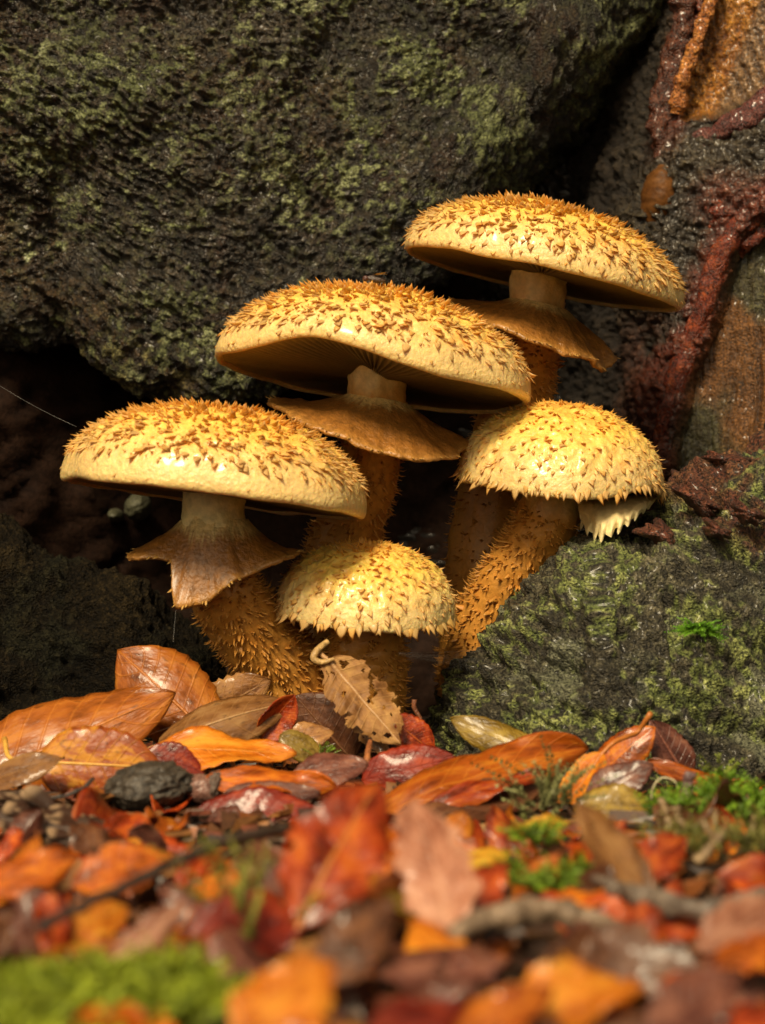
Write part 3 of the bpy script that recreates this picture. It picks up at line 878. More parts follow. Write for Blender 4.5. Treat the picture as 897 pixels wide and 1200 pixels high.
    Nn = np.where((outw & (ss > 0.3))[:, None], -Nn, Nn)
    view = np.array([0, -CAM_D, CAM_Z])
    PW = to(P0); NW = Nn @ F.T; TW = Ps @ F.T
    fac = ((view - PW) * NW).sum(1) / np.linalg.norm(view - PW, axis=1)
    order = np.argsort(-fac)
    solo = set(order[:290][fac[order[:290]] > -0.12].tolist())
    # shared meshes for this cap: 4 shapes x 2 tones
    bases = [(mix(YELLOW, CREAM, 0.6), mix(ORANGE, YELLOW, 0.22)), (mix(CREAM, ORANGE, 0.02), mix(ORANGE, CREAM, 0.5)), (mix(ORANGE, YELLOW, 0.65), mix(ORANGE, BROWN, 0.35))]
    pool = {}
    rest = MB()
    for i in range(len(ss)):
        s_ = ss[i]
        g = int(r.integers(0, len(SCALE_GEO)))
        tn = 2 if s_ < 0.40 + 0.08 * r.normal() else (0 if r.random() < 0.66 else 1)
        if s_ > 0.8 and r.random() < 0.7: tn = 1
        ln = (scale_len[0] + (scale_len[1] - scale_len[0]) * s_) * 1e-3 * (0.75 + 0.5 * r.random())
        if i >= nsc: ln *= fr_len
        tang = TW[i] + np.cross(NW[i], TW[i]) * r.normal() * 0.35
        lift = math.radians(24 * (1 - s_) ** 1.2 + 7 * r.normal() - (6 if s_ > 0.8 else 3))
        Fm = frame_from(NW[i], tang)
        x = Fm[:, 0] * math.cos(lift) + Fm[:, 2] * math.sin(lift); z = np.cross(x, Fm[:, 1])
        Mx = np.stack([x * ln, Fm[:, 1] * ln * (0.8 + 0.5 * r.random()) * wscale, z * ln], 1)
        pos = PW[i]
        V, f, t = SCALE_GEO[g]
        b_, t_ = bases[tn]
        if i in solo:
            key = (g, tn)
            if key not in pool:
                mb = MB(); mb.add(V, f, scale_cols(t, b_, t_)); pool[key] = mb.mesh('scale'); pool[key].materials.append(M_SCALE)
            m4 = np.eye(4); m4[:3, :3] = Mx; m4[:3, 3] = pos
            o = bpy.data.objects.new('scale', pool[key]); C.objects.link(o); o.parent = cap
            o.matrix_local = Matrix(m4.tolist())
        else:
            rest.add(V @ Mx.T + pos, f, scale_cols(t, b_, t_))
    n2 = int(nsc * tufts)
    s2 = np.interp(r.random(n2), ca, sg); t2 = r.random(n2) * 2 * math.pi
    Q0 = S(s2, t2); Qs = S(s2 + h, t2) - S(s2 - h, t2); Qt = S(s2, t2 + h) - S(s2, t2 - h)
    Qn = np.cross(Qs, Qt); Qn /= np.linalg.norm(Qn, axis=1, keepdims=True); Qn = np.where(((Qn * Q0).sum(1) < 0)[:, None], -Qn, Qn)
    tiny = MB()
    for i in range(n2):
        Fm = frame_from(Qn[i], Qs[i] + np.cross(Qn[i], Qs[i]) * r.normal() * 0.5)
        V, f, t = SHAG_GEO[int(r.integers(0, 8))]
        ln = 1e-3 * (1.2 + 1.5 * r.random())
        b_ = mix(mix(ORANGE, YELLOW, 0.7), CREAM, sstep(0.3, 0.8, s2[i])); t_ = mix(b_, ORANGE, 0.3 + 0.4 * r.random())
        tiny.add((V @ (Fm * ln).T + Q0[i]) @ F.T + o3, f, scale_cols(t, b_, t_))
    o = obj('fine_tufts', tiny.mesh('fine_tufts'), M_SCALE, cap); o['kind'] = 'stuff'
    if rest.n:
        o = obj('far_side_scales', rest.mesh('far_side_scales'), M_SCALE, cap); o['kind'] = 'stuff'
    # stem
    pts = np.array([[*W(a, b, y), L_(q, y)] for a, b, y, q in stem])
    sp = spline(pts, 70)
    V, f, uv = tube(sp[:, :3], sp[:, 3], 44, 0.0010, seed + 31, 190.)
    along = np.clip(uv[:, 0], 0, 1)
    fib = fbm(np.stack([uv[:, 1] * 60, uv[:, 0] * 4, 0 * along], -1), 3, seed + 33)
    sf = shag_from if shag_from is not None else 0.4
    c = mix(np.array([0.86, 0.67, 0.29]), np.array([0.48, 0.215, 0.036]), sstep(sf - 0.18, sf + 0.02, along + 0.05 * fib)[:, None])
    c = c * (1 + 0.13 * fib[:, None])
    mb = MB(); mb.add(V, f, np.concatenate([c, np.full((len(c), 1), 0.4)], 1), uv)
    stem_o = obj('stem', mb.mesh('stem'), M_STEM, root, off)
    # shaggy stem scales below the ring
    mb = MB()
    T = np.gradient(sp[:, :3], axis=0); T /= np.linalg.norm(T, axis=1, keepdims=True)
    for k in range(nshag):
        u = sf + (1 - sf) * r.random() ** 0.9
        i = min(69, int(u * 69)); a = r.random() * 2 * math.pi
        A = np.cross(T[i], [0.13, -1, 0.11]); A /= np.linalg.norm(A); B = np.cross(T[i], A)
        nr_ = A * math.cos(a) + B * math.sin(a)
        Fm = frame_from(nr_, T[i] * (1 if r.random() < 0.8 else -1) + np.cross(nr_, T[i]) * r.normal() * 0.5)
        lift = math.radians(18 + 16 * r.random())
        x = Fm[:, 0] * math.cos(lift) + Fm[:, 2] * math.sin(lift); z = np.cross(x, Fm[:, 1])
        ln = 1e-3 * (1.7 + 2.2 * r.random())
        V, f, t = SHAG_GEO[int(r.integers(0, 8))]
        b_ = np.array([0.48, 0.205, 0.032]) * (0.8 + 0.4 * r.random()); t_ = np.array([0.60, 0.29, 0.052]) * (0.75 + 0.5 * r.random())
        mb.add(V @ np.stack([x * ln, Fm[:, 1] * ln * (0.8 + 0.5 * r.random()), z * ln], 1).T + sp[i, :3] + nr_ * sp[i, 3] * 0.97, f, scale_cols(t, b_, t_))
    o = obj('stem_scales', mb.mesh('stem_scales'), M_SHAG, stem_o); o['kind'] = 'stuff'
    # ring: a hanging skirt round the stem
    if ring:
        rc = W(*ring['c']); RF = rot_frame(ring['roll'], ring['pitch'])
        Yr = ring['c'][2]; r0 = L_(ring['r0'], Yr)
        nt, nr = 140, 30
        th = np.linspace(0, 2 * math.pi, nt, endpoint=False)
        ta = [a for a, *_ in ring['lobes']]
        def per(vals):
            a = np.array(ta + [ta[0] + 360]); v = np.array(list(vals) + [vals[0]], float)
            d = (np.degrees(th) - a[0]) % 360
            i = np.clip(np.searchsorted(a - a[0], d, side='right') - 1, 0, len(ta) - 1)
            f = (d - (a - a[0])[i]) / np.diff(a)[i]; f = f * f * (3 - 2 * f)
            return v[i] * (1 - f) + v[i + 1] * f
        r1 = L_(1, Yr) * per([l[1] for l in ring['lobes']]); z1 = -L_(1, Yr) * per([l[2] for l in ring['lobes']])
        r1 = r1 * (1 + 0.05 * gnoise(np.stack([np.cos(th) * 4, np.sin(th) * 4, 0 * th + seed], -1), seed) + 0.05 * gnoise(np.stack([np.cos(th) * 14, np.sin(th) * 14, 0 * th + seed], -1), seed + 2))
        rise = L_(ring.get('rise', 14), Yr)
        lay = []
        for k in range(nr):
            t = k / (nr - 1)
            rr = r0 + (r1 - r0) * t ** ring.get('pr', 1.1)
            zz = rise * (1 - t) ** 2.6 + z1 * t ** ring.get('pz', 1.5)
            lay.append(np.stack([rr * np.cos(th), rr * np.sin(th), zz], -1))
        lay = np.array(lay)
        lay += 0.0022 * fbm(lay * 75, 3, seed + 51)[..., None] * np.array([0.5, 0.5, 1]) * np.linspace(0.2, 1, nr)[:, None, None]
        nl = grid_normals(lay)
        if nl[nr // 2, 0, 2] < 0: nl = -nl
        tk = (0.0011 + 0.0010 * np.sin(np.linspace(0, math.pi, nr)))[:, None, None]
        bot = lay - nl * tk * 1.3; top = lay.copy()
        mid = lay[-1:] * 1.0 - nl[-1:] * 0.0008 + (lay[-1:] - lay[-2:-1]) * 0.6
        A = np.concatenate([top, mid, bot[::-1]], 0)
        tv = np.concatenate([np.linspace(0, 1, nr), [1], np.linspace(1, 0, nr)])[:, None] + 0 * A[..., 0]
        fibr = fbm(np.stack([np.cos(th)[None, :] * 26 + 0 * tv, np.sin(th)[None, :] * 26 + 0 * tv, tv * 3], -1), 3, seed + 61)
        c = mix(np.array([0.76, 0.54, 0.20]), np.array([0.25, 0.100, 0.017]), sstep(ring.get('c0', 0.02), ring.get('c0', 0.02) + 0.26, tv + 0.14 * fibr)[..., None])
        c = mix(c, np.array([0.40, 0.19, 0.04]), (sstep(0.85, 1.0, tv) * 0.6)[..., None])
        c = c * (1 + 0.25 * fibr[..., None])
        me = raw_mesh('ring', (A @ RF.T + rc).reshape(-1, 3), [grid_faces(A.shape[0], nt, True)], rgba_(c, 0.38))
        rg = obj('ring', me, M_RING, root, off)
        # ragged hairs on the ring's edge
        mb = MB()
        for k in range(90):
            i = int(r.integers(0, nt)); d_ = lay[-1, i] - lay[-3, i]; d_ = d_ / np.linalg.norm(d_)
            Fm = frame_from(nl[-1, i], d_ + np.cross(nl[-1, i], d_) * r.normal() * 0.3)
            ln = 1e-3 * (1.0 + 1.6 * r.random())
            V, f, t = SCALE_GEO[int(r.integers(0, 8))]
            mb.add((V @ (Fm * ln * np.array([1, 0.7, 0.8])).T + lay[-1, i] - d_ * 0.0006) @ RF.T + rc, f, scale_cols(t, np.array([0.46, 0.24, 0.05]), np.array([0.62, 0.38, 0.11])))
        o = obj('ring_fringe', mb.mesh('ring_fringe'), M_SHAG, rg); o['kind'] = 'stuff'
    return root, off, foot

mushroom('highest scaly mushroom with a broad tilted cap and brown ring near the red ridge', (635, 322, .03), 164, 80, 12.5, 1.0,
         [(634, 312, .03, 33), (630, 350, .03, 33), (622, 400, .035, 36), (606, 470, .045, 40), (580, 580, .05, 42), (566, 690, .05, 46), (560, 800, .05, 48)],
         n=2.05, nsc=900, seed=1, shag_from=0.22, nshag=1300, tone=0.3, smax=0.90, fringe=60, fr_len=0.6,
         ring=dict(c=(630, 370, .03), roll=14, pitch=4, r0=33, rise=15, c0=0.02, lobes=[(0, 102, 24), (30, 98, 22), (60, 92, 18), (180, 104, 8), (240, 98, 24), (300, 94, 34), (335, 98, 40)], pz=1.8, pr=1.08))
mushroom('scaly mushroom with arched cap rim and a flat brown ring, above two others', (438, 442, .0), 182, 98, 8.5, -5.0,
         [(442, 425, .0, 35), (442, 450, .0, 34), (440, 500, .003, 34), (430, 560, .012, 36), (405, 630, .022, 40), (388, 710, .025, 44), (380, 800, .025, 44)],
         n=2.08, nsc=1000, smax=0.87, fringe=50, fr_len=0.55, seed=2, shag_from=0.24, nshag=1300, bumps=[(-112, 26, 0.0048), (-60, 25, -0.001)],
         ring=dict(c=(440, 484, .001), roll=10, pitch=3, r0=34, rise=19, c0=0.02, lobes=[(0, 116, 16), (70, 104, 14), (180, 124, 4), (235, 114, 24), (275, 110, 42), (310, 114, 36)], pz=1.8, pr=1.1))
mushroom('brightest scaly mushroom with a lobed drooping ring, above the curled brown leaves', (251, 578, -.03), 180, 100, 7.5, -2.5,
         [(252, 560, -.03, 38), (251, 600, -.03, 37), (251, 640, -.03, 40), (262, 690, -.026, 42), (294, 738, -.018, 45), (330, 785, -.010, 50), (345, 840, -.005, 50)],
         n=2.08, nsc=900, smax=0.84, fringe=14, fr_len=0.5, seed=3, shag_from=0.40, nshag=1500,
         ring=dict(c=(252, 632, -.03), roll=4, pitch=0, r0=37, rise=26, c0=0.08, lobes=[(0, 100, 8), (28, 96, 14), (90, 80, 20), (160, 98, 18), (192, 98, 26), (220, 62, 26), (243, 70, 74), (265, 66, 76), (300, 70, 40), (338, 98, 14)], pz=1.5, pr=1.05))
mushroom('squat domed scaly mushroom without ring, lowest of the cluster', (428, 714, -.02), 106, 78, 3, 9,
         [(428, 706, -.02, 40), (430, 750, -.018, 42), (430, 790, -.015, 46), (425, 850, -.012, 48)],
         n=2.1, nsc=330, wscale=1.0, tufts=0.7, fr_len=1.7, seed=4, shag_from=0.15, nshag=600, fringe=84, smax=0.95, tone=0.9, scale_len=(2.2, 2.6))
er, eoff, efoot = mushroom('domed scaly mushroom with curved shaggy stem beside the mossy root', (657, 568, -.0), 122, 96, 6, 6,
         [(652, 556, .0, 36), (646, 595, .0, 36), (628, 640, .004, 37), (596, 690, .012, 41), (572, 740, .018, 44), (558, 820, .02, 46)],
         n=2.05, nsc=400, wscale=0.95, tufts=0.7, fr_len=1.6, seed=5, bumps=[(-40, 24, 0.0045)], shag_from=0.22, nshag=1500, fringe=96, smax=0.95, tone=0.7, scale_len=(2.2, 2.7))
# torn pale veil hanging under the domed cap
u, v = np.meshgrid(np.linspace(0, 1, 40), np.linspace(0, 1, 16), indexing='ij')
tops = np.array([W(a, b, y) for a, b, y in ((676, 582, -.004), (700, 584, -.012), (725, 584, -.012), (752, 580, -.004), (768, 578, .006))])
lows = np.array([W(a, b, y) for a, b, y in ((682, 620, -.006), (700, 636, -.024), (724, 627, -.026), (746, 610, -.018), (766, 592, .0))])
tt_, ll_ = spline(tops, 40), spline(lows, 40)
teeth = 0.22 * np.abs(np.sin(np.linspace(0, 30, 40))) ** 2
P = tt_[:, None] + (ll_ - tt_)[:, None] * (v * (1 - teeth[:, None]))[..., None]
P[..., 1] -= 0.005 * np.sin(v * math.pi) ; P = P + 0.0008 * fbm(P * 260, 3, 5)[..., None]
bk = P + np.array([0, 0.0018, 0.0004])
cv = mix(np.array([0.60, 0.40, 0.15]), np.array([0.82, 0.68, 0.36]), v[..., None])
mb = MB(); mb.add(np.concatenate([P.reshape(-1, 3), bk.reshape(-1, 3)]), [grid_faces(40, 16), grid_faces(40, 16, flip=True) + 640], np.tile(rgba_(cv, 0.5), (2, 1)))
o = obj('torn_veil', mb.mesh('torn_veil'), M_STEM, er, eoff); o['label'] = 'torn cream veil hanging under the cap'

# ------------------------------------------------------------------ leaves
def leaf_geo(Ln, Wd, fold=0.15, bend=0.3, curl=0.0, wave=0.02, twist=0.0, seed=0, nu=30, nv=15, veinamp=0.008, torn=0.0):
    """blade in local axes: x along (0..Ln), y across, z normal; two skins joined at the margin. returns V, faces, UV"""
    u = np.linspace(0, 1, nu); v = np.linspace(-1, 1, nv)
    U, Vv = np.meshgrid(u, v, indexing='ij')
    w = np.sin(math.pi * np.clip(U, 0, 1) ** 0.82) ** 0.72
    w = np.where(U > 0.82, w * (1 - 0.25 * ((U - 0.82) / 0.18) ** 2), w)
    r = np.random.default_rng(900 + seed)
    p1, p2, p3 = r.random(3) * 6.28
    w = w * (1 + 0.035 * np.sin(9 * 6.283 * U) * np.abs(Vv) + 0.05 * np.sin(3.1 * U * 3 + p1))
    if torn:
        q = np.stack([U * 5 + seed, np.sign(Vv) * 3 + 0 * U, 0 * U], -1)
        w = w * (1 - torn * np.clip(fbm(q, 3, seed), 0, 1))
    x = U * Ln
    y = Vv * w * Wd / 2
    a = np.abs(Vv) * w
    z = fold * a * Wd / 2 + Ln * veinamp * np.cos(6.283 * (9 * U - 1.6 * np.abs(Vv))) * a * 0.5
    z += Ln * wave * (np.sin(7 * U + p2) * Vv * np.abs(Vv) + 0.6 * np.sin(13 * U + p3) * Vv ** 3)
    q = np.stack([x * 90, y * 90, 0 * x + seed * 3.7], -1)
    z += Ln * wave * 0.5 * fbm(q, 3, seed)
    if curl:                                   # bend across the width into an arc
        ang = curl * y / (Wd / 2)
        rad = (Wd / 2) / max(abs(curl), 1e-3) * (1 if curl > 0 else 1)
        y2 = np.sin(ang) * rad / (1 if curl else 1) * np.sign(curl)
        z = z + (1 - np.cos(ang)) * rad * np.sign(curl)
        y = y2
    if bend:                                   # bend along the length
        ang = bend * U; rad = Ln / bend
        x, z = np.sin(ang) * rad - np.sin(ang) * z, (1 - np.cos(ang)) * rad + np.cos(ang) * z
    if twist:
        t = twist * U
        y, z = y * np.cos(t) - z * np.sin(t), y * np.sin(t) + z * np.cos(t)
    P = np.stack([x, y, z], -1)
    N = grid_normals(P)
    th = 0.00012 + 0 * U
    P1, P2 = P + N * th[..., None], P - N * th[..., None]
    UV = np.stack([U, 0.5 + 0.5 * Vv * 0.98], -1)
    return P1, P2, UV

def leaf_mesh(name, holes=0.0, **kw):
    if holes: kw['nu'], kw['nv'] = 64, 33
    P1, P2, UV = leaf_geo(**kw)
    nu, nv = P1.shape[:2]; n = nu * nv
    a = np.arange(n).reshape(nu, nv)
    loop = np.concatenate([a[0, :-1], a[:-1, -1], a[-1, :0:-1], a[:0:-1, 0]])
    side = np.stack([loop, np.roll(loop, -1), np.roll(loop, -1) + n, loop + n], -1)
    mb = MB()
    fa = grid_faces(nu, nv)
    if holes:                                   # eaten away between the veins and along the margin
        sd = kw.get('seed', 0)
        q = np.stack([UV[..., 0] * 11, UV[..., 1] * 8, 0 * UV[..., 0] + sd], -1)
        f_ = fbm(q, 3, sd + 5) + 0.9 * sstep(0.30, 0.5, np.abs(UV[..., 1] - 0.5)) - 0.5 * (np.abs(UV[..., 1] - 0.5) < 0.04)
        keep = (f_.reshape(-1)[fa].mean(1) < 1.0 - holes)
        keep &= True
        fa = fa[keep]; side = side[:0]
    mb.add(np.concatenate([P1.reshape(-1, 3), P2.reshape(-1, 3)]), [fa[:, ::-1], fa + n, side], None, np.concatenate([UV.reshape(-1, 2)] * 2))
    return mb.mesh(name), P1[:, nv // 2]

def midrib_mesh(line, Ln, stalk, seed):
    """midrib along the blade and stalk before it"""
    r = np.random.default_rng(seed)
    n0 = line[0]; d = line[1] - line[0]; d = d / np.linalg.norm(d)
    st = [n0 - d * stalk * t + np.array([0, 1, 0]) * stalk * 0.25 * t * t * r.normal() + np.array([0, 0, 1]) * stalk * 0.22 * t * t * r.normal() for t in (1, 0.75, 0.5, 0.25)]
    rib = np.vstack([st, line[::3] - 0.0001 * np.array([0, 0, 1])])
    sp = spline(rib, 40)
    rad = np.interp(np.linspace(0, 1, 40), [0, 0.3, 1], [0.00075, 0.0006, 0.00015])
    V, f, uv = tube(sp, rad, 7)
    mb = MB(); mb.add(V, f, None, uv * 0 + 0.5)
    return mb.mesh('stalk')

STALK_MAT = {}
def stalk_mat(pal):
    if pal not in STALK_MAT:
        c = {'tan': (0.36, 0.2, 0.08), 'lace': (0.40, 0.22, 0.09), 'spotted': (0.62, 0.33, 0.06), 'red': (0.16, 0.02, 0.008), 'brown': (0.14, 0.055, 0.02), 'purple': (0.18, 0.06, 0.035)}.get(pal, (0.42, 0.14, 0.025))
        m = mk('leaf_stalk_' + pal); b = m.node_tree.nodes['Principled BSDF']
        b.inputs['Base Color'].default_value = (*c, 1); b.inputs['Roughness'].default_value = 0.4
        add_bump(m.node_tree, b, 900., 0.4)
        STALK_MAT[pal] = m
    return STALK_MAT[pal]

nleaf = [0]
def leaf(label, pal, base, tip, wpx, face, Y=None, dY=0.0, z=0.012, stalk=0.3, group=None, name='fallen_leaf', **kw):
    """hero leaf: base/tip in photograph pixels; Y depth of its base (tip at Y + dY); face = rough normal"""
    nleaf[0] += 1
    if Y is None: Y = GY(max(base[1], tip[1]) + 0.25 * wpx, 0.0)
    if group and group.startswith('blurred'):
        Y = GY(max(base[1], tip[1]) + 0.22 * wpx, 0.002) ; kw.setdefault('twist', 0.35 * rnd.uniform(-1, 1))
        dY = max(dY, 0.008); kw.setdefault('holes', 0.10 + 0.14 * rnd.random()); kw['torn'] = kw.get('torn', 0.15) + 0.15; kw.setdefault('wave', 0.045)
    A, B = W(*base, Y), W(*tip, Y + dY)
    Ln = np.linalg.norm(B - A); Wd = L_(wpx, Y)
    x = (B - A) / Ln; n = np.array(face, float); n -= x * (n @ x); n /= np.linalg.norm(n); y = np.cross(n, x)
    kw.setdefault('seed', nleaf[0])
    me, line = leaf_mesh('blade', Ln=Ln, Wd=Wd, **kw)
    # re-aim so the chord of the bent leaf still runs base -> tip
    ch = line[-1] - line[0]; s = Ln / np.linalg.norm(ch)
    ang = math.atan2(ch[2], ch[0])
    Mx = np.stack([x, y, n], 1) @ np.array([[math.cos(ang), 0, math.sin(ang)], [0, 1, 0], [-math.sin(ang), 0, math.cos(ang)]])
    root = empty(name, A.tolist())
    m4 = np.eye(4); m4[:3, :3] = Mx * s
    root.matrix_world = Matrix.Translation(Vector(A)) @ Matrix(m4.tolist())
    tag(root, label, 'leaf', group)
    obj('blade', me, LM[pal], root)
    if stalk: obj('stalk', midrib_mesh(line, Ln, Ln * stalk, nleaf[0]), stalk_mat(pal), root)
    return root

# --- pile against the tree, beyond the loose litter
G1 = 'curled leaves piled below the mushrooms'
leaf('large amber leaf rolled lengthwise, propped up in front of the glossy brown leaf', 'amber', (-60, 930), (206, 812), 128, (-.45, -.85, .1), Y=-.075, dY=.015, fold=-.1, bend=-.25, curl=-.55, wave=.02, torn=.1, group=G1)
leaf('glossy wet tan-brown leaf standing upright behind the large rolled amber leaf', 'amber', (246, 862), (138, 762), 112, (-.1, -.9, .4), Y=-.050, dY=.012, fold=-.05, bend=-.45, curl=-.45, wave=.02, group=G1)
leaf('rust-red leaf with yellow spots and a straight pale midrib above the pine cone', 'spotted', (44, 893), (192, 900), 98, (-.1, -.97, .25), Y=-.10, dY=.0, fold=.12, bend=-.2, curl=-.45, stalk=.34, group=G1)
leaf('long tan leaf folded over with a dark red curled tip', 'tan', (184, 874), (346, 822), 70, (-.2, -.85, .5), Y=-.066, dY=.01, fold=-.1, bend=-.5, curl=-.55, group=G1)
leaf('dark red inside of a curled leaf end behind the long tan leaf', 'redor', (306, 866), (346, 814), 46, (.5, -.8, .2), Y=-.060, fold=.3, bend=.5, curl=.7, stalk=0, group=G1)
leaf('small dull brown leaf standing behind the long tan leaf', 'tan', (228, 846), (318, 796), 66, (.1, -.97, .1), Y=-.035, fold=.1, bend=-.3, curl=-.4, stalk=0, torn=.4, group=G1)
leaf('bright orange leaf lying flat with wavy edges and a brown blotch', 'bright', (176, 880), (348, 884), 62, (0, -.6, .8), Y=-.088, dY=.0, fold=.05, bend=-.25, wave=.035, stalk=0, group=G1)
leaf('red fold of leaf under the flat bright orange leaf', 'red', (170, 882), (240, 906), 44, (0, -.9, .4), Y=-.094, fold=.1, bend=-.3, stalk=0, group=G1)
leaf('big dark brown leaf standing in shade behind the lacy dry leaf', 'brown', (414, 892), (346, 815), 96, (.0, -.98, .1), Y=-.040, fold=.05, bend=-.2, curl=-.2, group=G1)
leaf('deep red scalloped leaf lying below the shiny orange one, beside the acorn', 'red', (220, 966), (372, 946), 66, (0, -.85, .5), Y=-.138, dY=0, fold=.1, bend=-.35, curl=-.3, veinamp=.02, group=G1)
leaf('shiny orange leaf resting on top of the deep red scalloped leaf', 'orange', (242, 916), (394, 922), 46, (.0, -.7, .7), Y=-.126, fold=.05, bend=-.35, wave=.05, stalk=0, group=G1)
leaf('red-brown leaf edge between the shiny orange and deep red leaves', 'purple', (262, 934), (376, 930), 36, (0, -.75, .6), Y=-.130, fold=.1, bend=-.3, stalk=0, group=G1)
leaf('yellow-olive leaf scrap behind the purplish wet leaf', 'olive', (328, 862), (380, 892), 36, (.2, -.9, .35), Y=-.080, bend=-.5, curl=-.5, stalk=0, group=G1)
leaf('purplish wet leaf lying under the lacy dry leaf', 'purple', (342, 914), (432, 896), 54, (.1, -.75, .65), Y=-.110, fold=.1, bend=-.5, curl=-.4, torn=.2, group=G1)
leaf('lacy tan leaf, dry and eaten to a skeleton, hanging below the lowest cap', 'lace', (384, 772), (470, 872), 92, (.25, -.95, .1), Y=-.058, dY=-.01, fold=.2, bend=.2, curl=-.35, wave=.07, torn=.55, veinamp=.03, holes=.72, stalk=.12, group=G1)
leaf('crumpled brown leaf tucked under the lacy dry leaf', 'tan', (408, 812), (456, 888), 52, (-.3, -.95, .15), Y=-.055, dY=-.006, fold=.4, bend=.3, curl=-.8, torn=.5, holes=.5, stalk=0, group=G1)
leaf('small copper-red leaf standing beside the lacy dry leaf', 'redor', (458, 842), (510, 884), 46, (.1, -.97, .2), Y=-.060, bend=-.4, curl=-.4, stalk=0, group=G1)
leaf('blood-red leaf arched over the litter with a translucent glow', 'red', (424, 914), (536, 888), 60, (0, -.95, .3), Y=-.094, bend=-.5, curl=-.5, fold=.05, stalk=0, group=G1)
leaf('mottled yellow-olive leaf fragment with a pale chewed edge leaning on the root', 'olive', (640, 890), (528, 842), 52, (-.4, -.75, .5), Y=-.080, dY=.01, bend=-.15, curl=-.9, torn=.2, stalk=0, group=G1)
leaf('long glossy chestnut-orange leaf stretched along the foot of the root', 'orange', (440, 955), (690, 878), 84, (.0, -.75, .65), Y=-.128, dY=.03, bend=-.45, curl=-.55, wave=.04, stalk=0, torn=.1, group=G1)
leaf('chestnut-brown leaf folded under the long glossy leaf', 'brown', (470, 972), (648, 918), 56, (.1, -.75, .6), Y=-.140, dY=.02, bend=-.4, curl=-.4, stalk=0, torn=.3, group=G1)
leaf('rusty leaf margin lying in front of the long glossy leaf', 'redor', (500, 952), (640, 908), 34, (0, -.7, .7), Y=-.134, dY=.01, bend=-.5, curl=-.6, wave=.05, stalk=0, group=G1)
leaf('narrow orange leaf twisted upright with its stalk pointing up', 'bright', (706, 882), (656, 950), 44, (-.5, -.8, .3), Y=-.108, dY=-.01, bend=.3, curl=.5, stalk=.8, group=G1)
leaf('vivid orange leaf standing beside the purple-brown pointed leaf', 'orange', (700, 910), (768, 852), 54, (-.3, -.9, .3), Y=-.092, bend=-.3, curl=-.6, stalk=0, group=G1)
leaf('purple-brown pointed leaf standing against the root', 'purple', (806, 916), (762, 844), 52, (.2, -.95, .2), Y=-.084, bend=-.25, curl=-.3, stalk=.1, group=G1)
leaf('dull olive leaf lying flat beside the green moss', 'olive', (672, 948), (774, 948), 58, (.0, -.9, .45), Y=-.142, bend=-.3, curl=-.3, stalk=0, group=G1)
leaf('dark wet purplish leaf under the vivid orange one', 'purple', (688, 940), (766, 896), 52, (.1, -.85, .5), Y=-.118, bend=-.4, curl=-.4, torn=.3, stalk=0, group=G1)
leaf('slim orange leaf strip lying beyond the green moss', 'orange', (760, 893), (905, 945), 30, (.2, -.85, .5), Y=-.100, dY=-.015, bend=-.2, curl=-.6, stalk=0, group=G1)
leaf('grey-brown leaf half buried beneath the rust-red spotted leaf', 'tan', (-30, 925), (76, 888), 44, (0, -.75, .65), Y=-.112, bend=-.4, curl=-.4, stalk=0, group=G1)
leaf('pale ochre leaf peeking out behind the yellow-olive scrap', 'tan', (316, 874), (392, 858), 40, (0, -.9, .35), Y=-.060, bend=-.4, curl=-.4, stalk=0, group=G1)
# --- loose leaves nearer than the pile, softly out of focus
G2 = 'blurred leaves in the loose litter'
leaf('big copper-orange leaf arched upright in the blurred litter', 'redor', (350, 1085), (440, 915), 128, (-.1, -.95, .25), Y=-.250, dY=.02, bend=-.4, curl=-.4, wave=.04, torn=.2, stalk=.1, group=G2)
leaf('orange finger-like leaf lobe beside the big copper-orange leaf', 'orange', (476, 1045), (412, 935), 56, (.3, -.9, .3), Y=-.240, dY=.02, bend=-.4, curl=-.5, stalk=0, group=G2)
leaf('wet pinkish-brown leaf slab with bright highlights in the blurred litter', 'pink', (530, 1095), (486, 935), 104, (.1, -.85, .45), Y=-.252, dY=.02, bend=-.25, curl=-.3, torn=.4, stalk=0, group=G2)
leaf('yellow leaf tip poking out below the pinkish-brown slab', 'yellow', (534, 1016), (610, 996), 32, (0, -.6, .8), Y=-.205, bend=-.3, stalk=0, group=G2)
leaf('pale tan leaf curled upright like a finger in front of the olive leaf', 'tan', (768, 1060), (672, 948), 66, (-.3, -.85, .35), Y=-.240, dY=.02, bend=-.4, curl=-.7, stalk=0, group=G2)
leaf('red-orange leaf standing between pinkish slab and grey stick', 'redor', (526, 1085), (588, 1008), 66, (.1, -.9, .3), Y=-.258, bend=-.3, curl=-.3, torn=.3, stalk=0, group=G2)
leaf('orange-red leaf glistening behind the curled pale tan leaf', 'redor', (740, 1032), (804, 980), 54, (.1, -.85, .5), Y=-.210, bend=-.4, curl=-.4, stalk=0, group=G2)
leaf('flat orange leaf lying behind the thick grey stick', 'bright', (650, 1064), (760, 1048), 40, (0, -.6, .8), Y=-.255, bend=-.3, stalk=0, group=G2)
leaf('dark crimson leaf standing behind the feathery moss shoot', 'red', (222, 1100), (356, 1080), 104, (.05, -.95, .3), Y=-.292, bend=-.35, curl=-.3, torn=.2, stalk=0, group=G2)
leaf('orange leaf lying behind the long dark twig', 'orange', (84, 1040), (204, 1002), 66, (0, -.85, .5), Y=-.228, bend=-.4, curl=-.3, torn=.3, stalk=0, group=G2)
leaf('bright orange leaf lying in front of the long dark twig', 'bright', (58, 1096), (154, 1070), 60, (.1, -.85, .5), Y=-.280, bend=-.4, curl=-.3, torn=.3, stalk=0, group=G2)
